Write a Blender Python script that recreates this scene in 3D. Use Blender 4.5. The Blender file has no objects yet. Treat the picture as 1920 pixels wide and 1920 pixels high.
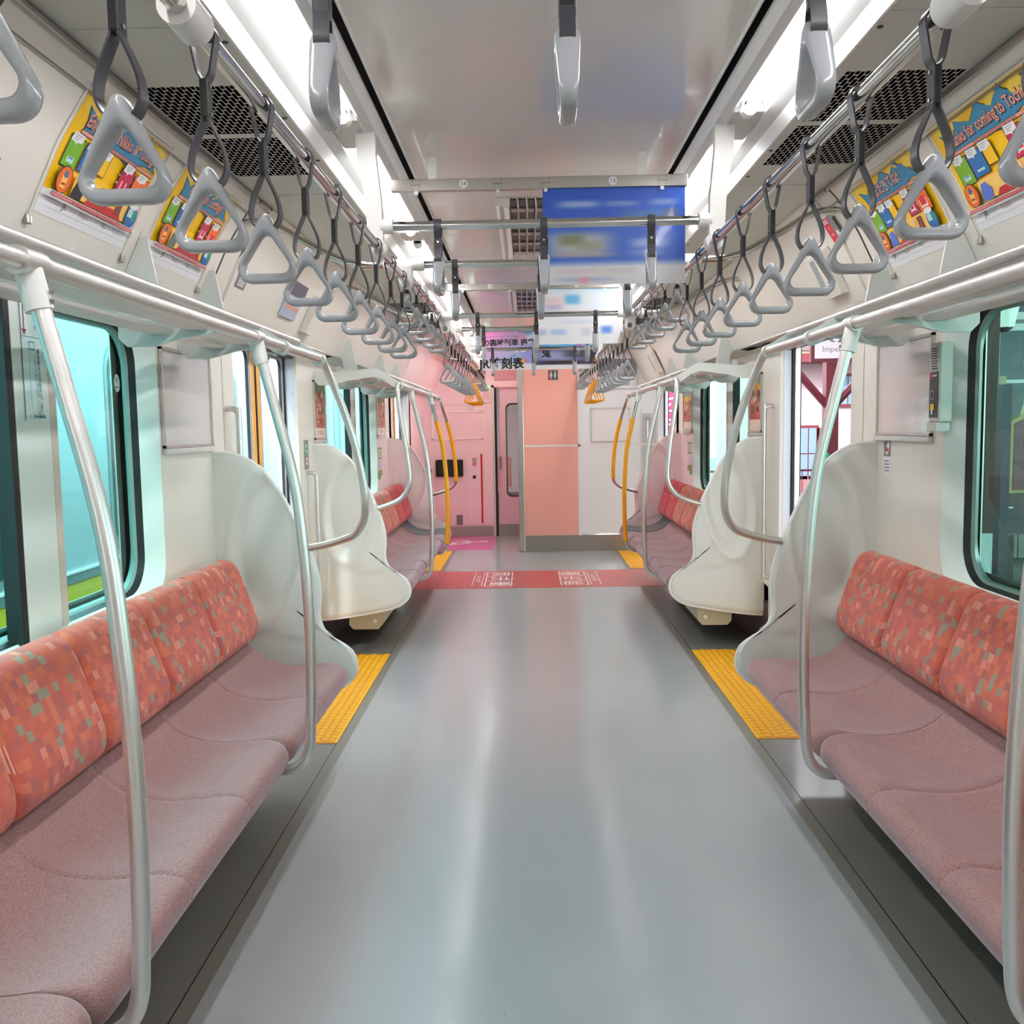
import bpy, bmesh, math, random
from mathutils import Vector, Matrix
random.seed(7)
SC = bpy.context.scene
COL = SC.collection
PI = math.pi

# ------------------------------------------------------------------ camera, world, exposure
def setup_camera():
    F, vp, roll, cx, h = 1735.0, (987.5, 801.0), 0.0165, -0.065, 1.39
    dx, dy = vp[0]-960, vp[1]-960
    c, s = math.cos(roll), math.sin(roll)
    ux, uy = dx*c-dy*s, dx*s+dy*c
    yaw = math.atan2(ux, F); pitch = math.atan2(-uy*math.cos(yaw), F)
    f = Vector((-math.sin(yaw)*math.cos(pitch), math.cos(yaw)*math.cos(pitch), -math.sin(pitch)))
    r = Vector((math.cos(yaw), math.sin(yaw), 0)); u = r.cross(f)
    R = r*c-u*s; U = u*c+r*s
    cam = bpy.data.cameras.new('camera'); o = bpy.data.objects.new('camera', cam); COL.objects.link(o)
    cam.sensor_width = 36; cam.lens = F/1920*36; cam.clip_start = 0.02
    m = Matrix(((R.x, U.x, -f.x, cx), (R.y, U.y, -f.y, 0), (R.z, U.z, -f.z, h), (0, 0, 0, 1)))
    o.matrix_world = m
    SC.camera = o
setup_camera()
W = bpy.data.worlds.new('world'); SC.world = W; W.use_nodes = True
W.node_tree.nodes['Background'].inputs[0].default_value = (0.86, 0.95, 1.0, 1)
W.node_tree.nodes['Background'].inputs[1].default_value = 3.3
sun = bpy.data.lights.new('sun', 'SUN'); sun.energy = 1.2; sun.angle = 0.05; sun.color = (1, 0.96, 0.9)
so = bpy.data.objects.new('sun', sun); COL.objects.link(so); so.rotation_euler = (math.radians(48), 0, math.radians(-12))
SC.view_settings.view_transform = 'Standard'; SC.view_settings.look = 'None'
SC.view_settings.gamma = 1; SC.view_settings.use_curve_mapping = False
SC.view_settings.exposure = 1.4
cy = SC.cycles
cy.max_bounces = 8; cy.diffuse_bounces = 6; cy.glossy_bounces = 3; cy.transmission_bounces = 4
cy.transparent_max_bounces = 12; cy.sample_clamp_indirect = 6; cy.caustics_reflective = False; cy.caustics_refractive = False
TUBE_E = 13.5

# ------------------------------------------------------------------ materials
def lin(c):
    return tuple((x/12.92 if x <= .04045 else ((x+.055)/1.055)**2.4) for x in (v/255 for v in c))
MATS = {}
def mat(name, rgb, rough=.5, metal=0, emit=0, coat=0, sheen=0, spec=.5, bump=None, alpha=1):
    if name in MATS: return MATS[name]
    m = bpy.data.materials.new(name); m.use_nodes = True; MATS[name] = m
    b = m.node_tree.nodes['Principled BSDF']; c = lin(rgb)+(1,)
    b.inputs['Base Color'].default_value = c; b.inputs['Roughness'].default_value = rough
    b.inputs['Metallic'].default_value = metal; b.inputs['Specular IOR Level'].default_value = spec
    b.inputs['Coat Weight'].default_value = coat; b.inputs['Sheen Weight'].default_value = sheen
    if sheen: b.inputs['Sheen Roughness'].default_value = .4
    if emit:
        b.inputs['Emission Color'].default_value = c; b.inputs['Emission Strength'].default_value = emit
    if bump:
        n = m.node_tree.nodes; l = m.node_tree.links
        t = n.new('ShaderNodeTexNoise'); t.inputs['Scale'].default_value = bump[0]; t.inputs['Detail'].default_value = 4
        co = n.new('ShaderNodeTexCoord'); l.new(co.outputs['Object'], t.inputs['Vector'])
        bp = n.new('ShaderNodeBump'); bp.inputs['Strength'].default_value = bump[1]; bp.inputs['Distance'].default_value = bump[2]
        l.new(t.outputs['Fac'], bp.inputs['Height']); l.new(bp.outputs['Normal'], b.inputs['Normal'])
    return m
def glassmat(name, rgb, refl=.08, linear=False):
    if name in MATS: return MATS[name]
    m = bpy.data.materials.new(name); m.use_nodes = True; MATS[name] = m
    n = m.node_tree.nodes; l = m.node_tree.links; n.clear()
    o = n.new('ShaderNodeOutputMaterial'); t = n.new('ShaderNodeBsdfTransparent'); g = n.new('ShaderNodeBsdfGlossy')
    t.inputs[0].default_value = (rgb if linear else lin(rgb))+(1,); g.inputs['Roughness'].default_value = .02
    ge = n.new('ShaderNodeNewGeometry'); dt = n.new('ShaderNodeVectorMath'); dt.operation = 'DOT_PRODUCT'
    l.new(ge.outputs['Normal'], dt.inputs[0]); l.new(ge.outputs['Incoming'], dt.inputs[1])
    ab = n.new('ShaderNodeMath'); ab.operation = 'ABSOLUTE'; l.new(dt.outputs['Value'], ab.inputs[0])
    iv = n.new('ShaderNodeMath'); iv.operation = 'SUBTRACT'; iv.inputs[0].default_value = 1; l.new(ab.outputs[0], iv.inputs[1])
    pw = n.new('ShaderNodeMath'); pw.operation = 'POWER'; l.new(iv.outputs[0], pw.inputs[0]); pw.inputs[1].default_value = 5
    fr = n.new('ShaderNodeMath'); fr.operation = 'MULTIPLY_ADD'; l.new(pw.outputs[0], fr.inputs[0]); fr.inputs[1].default_value = .6; fr.inputs[2].default_value = .045
    mx = n.new('ShaderNodeMixShader'); l.new(fr.outputs[0], mx.inputs[0]); l.new(t.outputs[0], mx.inputs[1]); l.new(g.outputs[0], mx.inputs[2])
    l.new(mx.outputs[0], o.inputs[0]); return m
class NB:
    def __init__(s, m): s.t = m.node_tree; s.n = s.t.nodes; s.l = s.t.links
    def new(s, k, **kw):
        x = s.n.new('ShaderNode'+k)
        for a, v in kw.items(): setattr(x, a, v)
        return x
    def put(s, sock, v):
        if hasattr(v, 'is_linked') or hasattr(v, 'links'): s.l.new(v, sock)
        else: sock.default_value = v
    def math(s, op, a, b=0.0, c=0.0):
        x = s.new('Math', operation=op)
        s.put(x.inputs[0], a); s.put(x.inputs[1], b); s.put(x.inputs[2], c); return x.outputs[0]
    def vmath(s, op, a, b=(0, 0, 0)):
        x = s.new('VectorMath', operation=op); s.put(x.inputs[0], a); s.put(x.inputs[1], b); return x.outputs[0]
    def mix(s, f, a, b):
        x = s.new('Mix', data_type='RGBA'); s.put(x.inputs[0], f); s.put(x.inputs[6], a); s.put(x.inputs[7], b); return x.outputs[2]
def C4(r, g, b): return lin((r, g, b))+(1,)

CREAM = mat('cream_wall', (228, 223, 213), .38)
CREAM2 = mat('cream_panel', (220, 215, 205), .35)
WHITE = mat('white_plastic', (232, 233, 230), .28)
PWHITE = mat('partition_white', (224, 224, 218), .3, bump=(300, .05, .001))
PPINK = mat('partition_pink', (240, 214, 214), .32, bump=(300, .05, .001))
PINK = mat('pink_wall', (246, 222, 224), .35)
SALMON = mat('salmon_panel', (242, 172, 156), .4)
LGREY = mat('light_grey_panel', (212, 210, 208), .35)
PERFP = None
STEEL = mat('brushed_steel', (190, 186, 180), .28, 1)
STEELD = mat('kick_steel', (165, 160, 152), .35, 1)
ALU = mat('satin_aluminium', (214, 210, 206), .33, .85)
CHROME = mat('chrome', (205, 203, 200), .09, 1)
GRIP = mat('grip_grey', (158, 160, 164), .22, coat=.3)
BELT = mat('belt_black', (62, 60, 66), .35)
BUCK = mat('buckle_black', (22, 22, 24), .4)
ORANGE = mat('priority_orange', (250, 160, 10), .35)
YPOLE = mat('pole_yellow', (255, 170, 0), .35)
BLACK = mat('black_rubber', (8, 8, 9), .5)
BLACKG = mat('black_slot', (5, 5, 6), .3)
TRIMW = mat('trim_white', (240, 240, 238), .4)
TROUGH = mat('light_trough', (212, 210, 207), .35)
BRKT = mat('bracket_white', (228, 226, 222), .38)
RACKP = mat('rack_plate', (218, 222, 218), .35)
DARKW = mat('dark_kick', (62, 46, 44), .5)
HEAT = mat('heater_cream', (206, 190, 158), .45)
PAPER = mat('paper_white', (238, 238, 240), .5)
INK = mat('ink_black', (18, 18, 20), .5)
GASKET = mat('gasket', (10, 12, 12), .45)
REVEAL = mat('reveal_white', (222, 232, 226), .3)
GLASS = glassmat('tinted_glass', (0.36, 0.86, 0.84), linear=True)
GLASSR = glassmat('tinted_glass_green', (0.40, 0.72, 0.62), linear=True)
GLASSD = glassmat('door_glass', (0.74, 0.90, 0.95), linear=True)
CLEAR = glassmat('clear_holder', (0.93, 0.93, 0.92), linear=True)
TUBE = mat('tube_light', (252, 252, 255), .5, emit=TUBE_E)

def make_perf():
    m = mat('perforated_panel', (206, 203, 196), .4); N = NB(m); b = N.n['Principled BSDF']
    co = N.new('TexCoord').outputs['UV']; sep = N.new('SeparateXYZ'); N.l.new(co, sep.inputs[0])
    x, y = sep.outputs[0], sep.outputs[1]            # metres: x across, y along the car
    col = N.math('FLOOR', N.math('DIVIDE', x, .0122))
    fx = N.math('FRACT', N.math('DIVIDE', x, .0122))
    off = N.math('MULTIPLY', N.math('MODULO', col, 2.0), .5)
    fy = N.math('FRACT', N.math('ADD', N.math('DIVIDE', y, .050), off))
    a = N.math('MULTIPLY', N.math('LESS_THAN', N.math('ABSOLUTE', N.math('SUBTRACT', fx, .5)), .42),
               N.math('LESS_THAN', N.math('ABSOLUTE', N.math('SUBTRACT', fy, .5)), .44))
    N.l.new(N.mix(a, C4(206, 203, 196), C4(3, 3, 4)), b.inputs['Base Color']); N.l.new(N.math('MULTIPLY', N.math('SUBTRACT', 1.0, a), .5), b.inputs['Specular IOR Level'])
    return m
PERF = make_perf()
def make_plaid(name, cols, plain=False):
    m = mat(name, (205, 90, 70), .85, sheen=.25); N = NB(m); b = N.n['Principled BSDF']
    uv = N.new('TexCoord').outputs['UV']
    sc = N.vmath('MULTIPLY', uv, (1/.024, 1/.024, 0))
    sep = N.new('SeparateXYZ'); N.l.new(sc, sep.inputs[0])
    cell = N.vmath('FLOOR', sc)
    wn = N.new('TexWhiteNoise', noise_dimensions='3D'); N.l.new(cell, wn.inputs[0])
    wn2 = N.new('TexWhiteNoise', noise_dimensions='3D'); N.l.new(N.vmath('ADD', cell, (31.5, 17.5, 4)), wn2.inputs[0])
    cr = N.new('ValToRGB'); cr.color_ramp.interpolation = 'CONSTANT'; N.l.new(wn.outputs[0], cr.inputs[0])
    e = cr.color_ramp.elements; e[0].color = C4(*cols[0]); e[1].position = 1/len(cols); e[1].color = C4(*cols[1])
    for i in range(2, len(cols)):
        x = e.new(i/len(cols)); x.color = C4(*cols[i])
    fr = N.math('FRACT', N.math('MULTIPLY', sep.outputs[0], 4.0))
    st = N.math('MULTIPLY', N.math('LESS_THAN', fr, .45), N.math('MULTIPLY', N.math('GREATER_THAN', wn2.outputs[0], .84), N.math('LESS_THAN', wn2.outputs[0], .93)))
    gr = N.math('GREATER_THAN', wn2.outputs[0], .925)
    c1 = N.mix(st, cr.outputs[0], C4(240, 176, 156)); c2 = N.mix(gr, c1, C4(158, 146, 124))
    N.l.new(cr.outputs[0] if plain else c2, b.inputs['Base Color'])
    w = N.new('TexWave', wave_type='BANDS', bands_direction='DIAGONAL'); w.inputs['Scale'].default_value = 260
    N.l.new(uv, w.inputs['Vector']); bp = N.new('Bump'); bp.inputs['Strength'].default_value = .35; bp.inputs['Distance'].default_value = .0012
    N.l.new(w.outputs[1], bp.inputs['Height']); N.l.new(bp.outputs[0], b.inputs['Normal'])
    return m
PLAID = make_plaid('plaid_moquette', [(208, 100, 82), (216, 110, 80), (206, 98, 82), (194, 96, 88), (220, 118, 92), (208, 98, 76), (186, 96, 90), (212, 106, 84)])
REDC = make_plaid('priority_moquette', [(196, 40, 52), (206, 48, 58), (190, 36, 48), (200, 44, 54)], plain=True)
def make_seat(name, rgb, rgb2):
    m = mat(name, rgb, .8, sheen=.55); N = NB(m); b = N.n['Principled BSDF']
    b.inputs['Sheen Tint'].default_value = (0.85, 0.86, 1, 1); b.inputs['Sheen Roughness'].default_value = .35
    uv = N.new('TexCoord').outputs['UV']
    v = N.new('TexVoronoi'); v.inputs['Scale'].default_value = 300; N.l.new(uv, v.inputs['Vector'])
    N.l.new(N.mix(N.math('MULTIPLY', v.outputs['Distance'], 1.3), C4(*rgb2), C4(*rgb)), b.inputs['Base Color'])
    bp = N.new('Bump'); bp.inputs['Strength'].default_value = .5; bp.inputs['Distance'].default_value = .001
    N.l.new(v.outputs['Distance'], bp.inputs['Height']); bp.invert = True; N.l.new(bp.outputs[0], b.inputs['Normal'])
    return m
SEAT = make_seat('seat_moquette', (150, 113, 112), (184, 146, 144))
SEATP = make_seat('priority_seat_moquette', (74, 78, 74), (96, 100, 96))
def make_floor(name, rgb, rgb2, rough):
    m = mat(name, rgb, rough, coat=.25); N = NB(m); b = N.n['Principled BSDF']
    b.inputs['Coat Roughness'].default_value = .12
    co = N.new('TexCoord').outputs['Object']
    n1 = N.new('TexNoise'); n1.inputs['Scale'].default_value = 1.7; n1.inputs['Detail'].default_value = 3; N.l.new(co, n1.inputs['Vector'])
    sp = N.new('TexNoise'); sp.inputs['Scale'].default_value = 90; sp.inputs['Detail'].default_value = 2; N.l.new(co, sp.inputs['Vector'])
    spk = N.math('GREATER_THAN', sp.outputs['Fac'], .785)
    c = N.mix(n1.outputs['Fac'], C4(*rgb), C4(*rgb2)); c = N.mix(spk, c, C4(70, 68, 64))
    N.l.new(c, b.inputs['Base Color'])
    st = N.vmath('MULTIPLY', co, (60, 4, 1)); n2 = N.new('TexNoise'); n2.inputs['Scale'].default_value = 4; N.l.new(st, n2.inputs['Vector'])
    mr = N.new('MapRange'); N.l.new(n2.outputs['Fac'], mr.inputs[0]); mr.inputs[3].default_value = rough-.015; mr.inputs[4].default_value = rough+.02
    N.l.new(mr.outputs[0], b.inputs['Roughness']); return m
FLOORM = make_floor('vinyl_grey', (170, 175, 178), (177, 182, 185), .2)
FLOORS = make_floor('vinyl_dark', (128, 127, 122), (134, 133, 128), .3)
SINAL = lambda n, c, r=.5: mat(n, c, r)

# ------------------------------------------------------------------ object helpers
def link(name, me, parent=None):
    o = bpy.data.objects.new(name, me); COL.objects.link(o)
    if parent: o.parent = parent
    return o
def tag(o, label, cat, group=None, kind=None):
    o['label'] = label; o['category'] = cat
    if group: o['group'] = group
    if kind: o['kind'] = kind
    return o
def struct(o): o['kind'] = 'structure'; return o
def thing(name, label, cat, loc=(0, 0, 0), rz=0, group=None):
    o = bpy.data.objects.new(name, None); COL.objects.link(o); o.location = loc; o.rotation_euler = (0, 0, rz)
    o.empty_display_size = .05
    return tag(o, label, cat, group)
def smooth(me, ang=35):
    me.shade_smooth()
    try: me.set_sharp_from_angle(angle=math.radians(ang))
    except Exception: pass
class MB:
    """collects shapes of one part and links them as one mesh object"""
    def __init__(s): s.v = []; s.f = []; s.m = []; s.mats = []; s.uv = {}; s.bv = False
    def mi(s, m):
        if m not in s.mats: s.mats.append(m)
        return s.mats.index(m)
    def add(s, vs, fs, m, uvs=None):
        b = len(s.v); s.v += [tuple(v) for v in vs]; i = s.mi(m)
        for k, f in enumerate(fs):
            if uvs: s.uv[len(s.f)] = [uvs[j] for j in f]
            s.f.append([j+b for j in f]); s.m.append(i)
        return s
    def box(s, x0, x1, y0, y1, z0, z1, m, bev=0):
        x0, x1 = sorted((x0, x1)); y0, y1 = sorted((y0, y1)); z0, z1 = sorted((z0, z1))
        if bev:
            s.bv = True
            bm = bmesh.new(); bmesh.ops.create_cube(bm, size=1)
            for v in bm.verts: v.co = Vector(((x0+x1)/2+v.co.x*(x1-x0), (y0+y1)/2+v.co.y*(y1-y0), (z0+z1)/2+v.co.z*(z1-z0)))
            bmesh.ops.bevel(bm, geom=bm.edges[:], offset=bev, segments=3, profile=.5, affect='EDGES')
            bm.verts.index_update(); s.add([v.co for v in bm.verts], [[v.index for v in f.verts] for f in bm.faces], m); bm.free(); return s
        vs = [(x, y, z) for z in (z0, z1) for y in (y0, y1) for x in (x0, x1)]
        return s.add(vs, [(0, 2, 3, 1), (4, 5, 7, 6), (0, 1, 5, 4), (2, 6, 7, 3), (0, 4, 6, 2), (1, 3, 7, 5)], m)
    def prism(s, pts, m, f0, f1):
        """pts closed polygon (a,b); f0/f1 map (a,b)->xyz for the two caps"""
        n = len(pts); vs = [f0(*p) for p in pts]+[f1(*p) for p in pts]
        return s.add(vs, [list(range(n))[::-1], list(range(n, 2*n))]+[[i, (i+1) % n, (i+1) % n+n, i+n] for i in range(n)], m)
    def xz(s, pts, y0, y1, m): return s.prism(pts, m, lambda a, b: (a, y0, b), lambda a, b: (a, y1, b))
    def yz(s, pts, x0, x1, m): return s.prism(pts, m, lambda a, b: (x0, a, b), lambda a, b: (x1, a, b))
    def tube(s, pts, r, m, seg=14, sm=0, caps=True, rz=None):
        P = [Vector(p) for p in pts]
        if sm:
            Q = []
            for i in range(len(P)-1):
                p0 = P[max(i-1, 0)]; p1 = P[i]; p2 = P[i+1]; p3 = P[min(i+2, len(P)-1)]
                for k in range(sm):
                    t = k/sm
                    Q.append(.5*((2*p1)+(-p0+p2)*t+(2*p0-5*p1+4*p2-p3)*t*t+(-p0+3*p1-3*p2+p3)*t**3))
            Q.append(P[-1]); P = Q
        T = [(P[min(i+1, len(P)-1)]-P[max(i-1, 0)]).normalized() for i in range(len(P))]
        up = Vector((0, 0, 1)) if abs(T[0].z) < .9 else Vector((1, 0, 0))
        n = T[0].cross(up).normalized(); vs = []
        for i, p in enumerate(P):
            n = (n-T[i]*n.dot(T[i])).normalized(); b = T[i].cross(n)
            rr = r[i] if isinstance(r, (list, tuple)) else r
            for k in range(seg):
                a = 2*PI*k/seg; vs.append(p+(n*math.cos(a)+b*math.sin(a))*rr)
        fs = [[i*seg+k, i*seg+(k+1) % seg, (i+1)*seg+(k+1) % seg, (i+1)*seg+k] for i in range(len(P)-1) for k in range(seg)]
        if caps: fs += [list(range(seg))[::-1], [(len(P)-1)*seg+k for k in range(seg)]]
        return s.add(vs, fs, m)
    def cyl(s, a, b, r, m, seg=20): return s.tube([a, b], r, m, seg)
    def build(s, name, parent=None, sm=True, ang=35):
        me = bpy.data.meshes.new(name); me.from_pydata(s.v, [], s.f)
        for m in s.mats: me.materials.append(m)
        me.polygons.foreach_set('material_index', s.m)
        if s.uv:
            ul = me.uv_layers.new(name='UVMap').data
            for p in me.polygons:
                u = s.uv.get(p.index)
                if u:
                    for li, c in zip(p.loop_indices, u): ul[li].uv = c
        bm = bmesh.new(); bm.from_mesh(me); bmesh.ops.recalc_face_normals(bm, faces=bm.faces); bm.to_mesh(me); bm.free()
        if sm or s.bv: smooth(me, ang)
        o = link(name, me, parent)
        if s.bv: o.modifiers.new('weighted_normals', 'WEIGHTED_NORMAL').keep_sharp = True
        return o
def rrect(cy_, cz, hw, hh, r, n=6):
    pts = []
    for sx, sz, a0 in ((1, 1, 0), (-1, 1, 90), (-1, -1, 180), (1, -1, 270)):
        for k in range(n+1):
            a = math.radians(a0+90*k/n); pts.append((cy_+sx*(hw-r)+r*math.cos(a), cz+sz*(hh-r)+r*math.sin(a)))
    return pts
def ring_panel(mb, inner, rect, x_in, x_out, m):
    """flat panel (in y,z) with a rounded hole; rect=(y0,y1,z0,z1)"""
    cy_ = sum(p[0] for p in inner)/len(inner); cz = sum(p[1] for p in inner)/len(inner)
    y0, y1, z0, z1 = rect
    def hit(p):
        dy, dz = p[0]-cy_, p[1]-cz; t = 1e9
        if dy > 1e-9: t = min(t, (y1-cy_)/dy)
        if dy < -1e-9: t = min(t, (y0-cy_)/dy)
        if dz > 1e-9: t = min(t, (z1-cz)/dz)
        if dz < -1e-9: t = min(t, (z0-cz)/dz)
        return (cy_+dy*t, cz+dz*t)
    out = [hit(p) for p in inner]; n = len(inner)
    corners = [(y1, z1), (y0, z1), (y0, z0), (y1, z0)]
    vs = [(x_in, a, b) for a, b in inner]+[(x_out, a, b) for a, b in out]; fs = []
    for i in range(n):
        j = (i+1) % n; f = [i, j, j+n]; a, b = out[i], out[j]
        for c in corners:
            if abs(a[0]-b[0]) > 1e-6 and abs(a[1]-b[1]) > 1e-6 and ((abs(a[0]-c[0]) < 1e-6 and abs(b[1]-c[1]) < 1e-6) or (abs(b[0]-c[0]) < 1e-6 and abs(a[1]-c[1]) < 1e-6)):
                vs.append((x_out, c[0], c[1])); f.append(len(vs)-1)
        f.append(i+n); fs.append(f)
    mb.add(vs, fs, m)
def loft(mb, A, B, m):
    n = len(A); mb.add(list(A)+list(B), [[i, (i+1) % n, (i+1) % n+n, i+n] for i in range(n)], m)

def text_shapes(body, size, bold=0, align='CENTER'):
    c = bpy.data.curves.new('t', 'FONT'); c.body = body; c.size = size; c.align_x = align; c.align_y = 'CENTER'; c.offset = bold; c.resolution_u = 2
    o = bpy.data.objects.new('t', c); COL.objects.link(o)
    dg = bpy.context.evaluated_depsgraph_get(); me = bpy.data.meshes.new_from_object(o.evaluated_get(dg))
    vs = [(v.co.x, v.co.y) for v in me.vertices]; fs = [list(p.vertices) for p in me.polygons]
    bpy.data.objects.remove(o); bpy.data.curves.remove(c); bpy.data.meshes.remove(me)
    return vs, fs
class Sheet:
    """flat artwork in (u,v) metres, mapped by fn(u,v,lift) to space"""
    def __init__(s, fn, cuts=()): s.fn = fn; s.mb = MB(); s.lay = 0; s.cuts = cuts
    def _put(s, vs, fs, m, bis=True):
        s.lay += 1; h = .0004+.00025*s.lay
        if s.cuts and bis:
            bm = bmesh.new(); V = [bm.verts.new((a, b, 0)) for a, b in vs]
            for f in fs:
                try: bm.faces.new([V[i] for i in f])
                except ValueError: pass
            for c in s.cuts: bmesh.ops.bisect_plane(bm, geom=bm.verts[:]+bm.edges[:]+bm.faces[:], plane_co=(0, c, 0), plane_no=(0, 1, 0))
            bm.verts.index_update(); vs = [(v.co.x, v.co.y) for v in bm.verts]; fs = [[v.index for v in f.verts] for f in bm.faces]; bm.free()
        s.mb.add([s.fn(a, b, h) for a, b in vs], fs, m); return s
    def poly(s, pts, m): return s._put(pts, [list(range(len(pts)))], m)
    def rect(s, a, b, c, d, m): return s.poly([(a, b), (c, b), (c, d), (a, d)], m)
    def ell(s, cx, cy_, rx, ry, m, n=20): return s.poly([(cx+rx*math.cos(2*PI*k/n), cy_+ry*math.sin(2*PI*k/n)) for k in range(n)], m)
    def frame(s, a, b, c, d, w, m):
        s.rect(a, b, c, b+w, m); s.lay -= 1; s.rect(a, d-w, c, d, m); s.lay -= 1; s.rect(a, b, a+w, d, m); s.lay -= 1; return s.rect(c-w, b, c, d, m)
    def text(s, body, cx, cy_, size, m, bold=0, rot=0, sx=1, align='CENTER'):
        vs, fs = text_shapes(body, size, bold, align); ca, sa = math.cos(rot), math.sin(rot)
        return s._put([(cx+(x*sx*ca-y*sa), cy_+(x*sx*sa+y*ca)) for x, y in vs], fs, m, bis=False)
    def build(s, name, parent=None): return s.mb.build(name, parent, sm=False)

ORD = ['nearest', 'second', 'third', 'fourth', 'fifth', 'sixth', 'seventh', 'eighth', 'ninth', 'tenth']
SIDE = {-1: 'left', 1: 'right'}
YA, YB = -3.0, 12.0          # extent of the saloon built

# ------------------------------------------------------------------ ceiling, cove, floor
COVE = [(1.29, 1.835), (1.262, 1.855), (1.238, 1.905), (1.197, 1.99), (1.152, 2.08), (1.108, 2.148), (1.072, 2.20), (1.035, 2.238)]
def cove_pts():
    P = [Vector((a, b)) for a, b in COVE[1:]]; out = []
    for i in range(len(P)-1):
        p0 = P[max(i-1, 0)]; p1, p2 = P[i], P[i+1]; p3 = P[min(i+2, len(P)-1)]
        for k in range(3):
            t = k/3; out.append(.5*((2*p1)+(-p0+p2)*t+(2*p0-5*p1+4*p2-p3)*t*t+(-p0+3*p1-3*p2+p3)*t**3))
    out.append(P[-1]); return out
CV = cove_pts(); CVL = [0]
for a, b in zip(CV, CV[1:]): CVL.append(CVL[-1]+(b-a).length)
def cove_at(v):
    v = max(0, min(v, CVL[-1]-1e-6))
    for i in range(len(CV)-1):
        if CVL[i+1] >= v:
            t = (v-CVL[i])/(CVL[i+1]-CVL[i]); p = CV[i].lerp(CV[i+1], t); d = (CV[i+1]-CV[i]).normalized(); return p, Vector((-abs(d.y), -abs(d.x)))
def cove_map(s, u0, flip):
    """u runs left-to-right as seen from the aisle"""
    def fn(u, v, h):
        p, n = cove_at(v); q = p+n*h
        return (s*q.x, (u0+u) if flip else (u0-u), q.y)
    return fn

mb = MB()
mb.box(-.887, .887, YA, YB, -.02, 0, FLOORM)
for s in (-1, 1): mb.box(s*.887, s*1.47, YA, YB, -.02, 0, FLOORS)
mb.box(-1.47, 1.47, YA, YB, -.06, -.02, DARKW)
fl = struct(mb.build('floor', sm=False))
for s in (-1, 1):
    struct(MB().box(s*.932, s*.935, YA, 9.0, 0, .0012, BLACKG).build('trim_%d' % (1 if s < 0 else 2), sm=False))

CEIL = mat('ceiling_panel', (226, 221, 216), .2, coat=.2, spec=.6)
mb = MB()
seams = [-3.0, -1.2, .35, 1.95, 3.42, 5.05, 6.65, 8.3, 10.0, 12.0]
for a, b in zip(seams, seams[1:]): mb.box(-.452, .452, a+.0015, b-.0015, 2.30, 2.32, CEIL)
mb.box(-.452, .452, YA, YB, 2.322, 2.34, BLACKG)
# stepped-down centre panel from the second bay on
prof = [(.452, 2.345), (.452, 2.34), (.478, 2.34), (.478, 2.293), (.50, 2.268), (.524, 2.262), (.531, 2.262), (.535, 2.29), (.615, 2.29), (.622, 2.262), (.662, 2.258), (.690, 2.236), (.700, 2.240), (1.035, 2.240)]
MM = [BLACKG, BLACKG, BLACKG, TRIMW, LGREY, TRIMW, TRIMW, TROUGH, TROUGH, TRIMW, TRIMW, TRIMW, PERF]
for s in (-1, 1):
    for (a, b), m in zip(zip(prof, prof[1:]), MM):
        if m is PERF: continue
        vs = [(s*a[0], YA, a[1]), (s*b[0], YA, b[1]), (s*b[0], YB, b[1]), (s*a[0], YB, a[1])]
        mb.add(vs, [(0, 1, 2, 3)], m)
    mb.box(s*.452, s*.4555, YA, YB, 2.288, 2.33, TRIMW)
    # perforated zones between plain ones
    zones = [(-.6, -.24), (-.2, .16), (1.1, 1.46), (1.5, 1.86), (2.355, 2.725), (2.765, 3.165), (6.35, 6.71), (6.75, 7.11), (7.5, 7.9)]
    xs = (.700, .727, 1.018, 1.035); y = YA
    PANEL = mat('side_ceiling', (206, 203, 196), .4)
    def q(x0, x1, y0, y1, m):
        vs = [(s*x0, y0, 2.24), (s*x1, y0, 2.24), (s*x1, y1, 2.24), (s*x0, y1, 2.24)]
        mb.add(vs, [(0, 1, 2, 3)], m, [(x0-.727, y0-.03), (x1-.727, y0-.03), (x1-.727, y1-.03), (x0-.727, y1-.03)])
    for a, b in zones:
        if a > y: q(xs[0], xs[3], y, a, PANEL)
        q(xs[0], xs[1], a, b, PANEL); q(xs[1], xs[2], a, b, PERF); q(xs[2], xs[3], a, b, PANEL); y = b
    q(xs[0], xs[3], y, YB, PANEL)
    for yy in (.62, 2.02, 3.42, 4.82, 6.2, 8.2): mb.box(s*.70, s*1.035, yy, yy+.003, 2.2385, 2.2395, LGREY)
    for yy in (.9, 2.1, 2.6, 3.0, 3.3, 3.9, 4.5, 5.5, 6.1): mb.cyl((s*.712, yy, 2.2400), (s*.712, yy, 2.2375), .0065, BLACKG, 12)
struct(mb.build('ceiling', sm=False))

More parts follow.
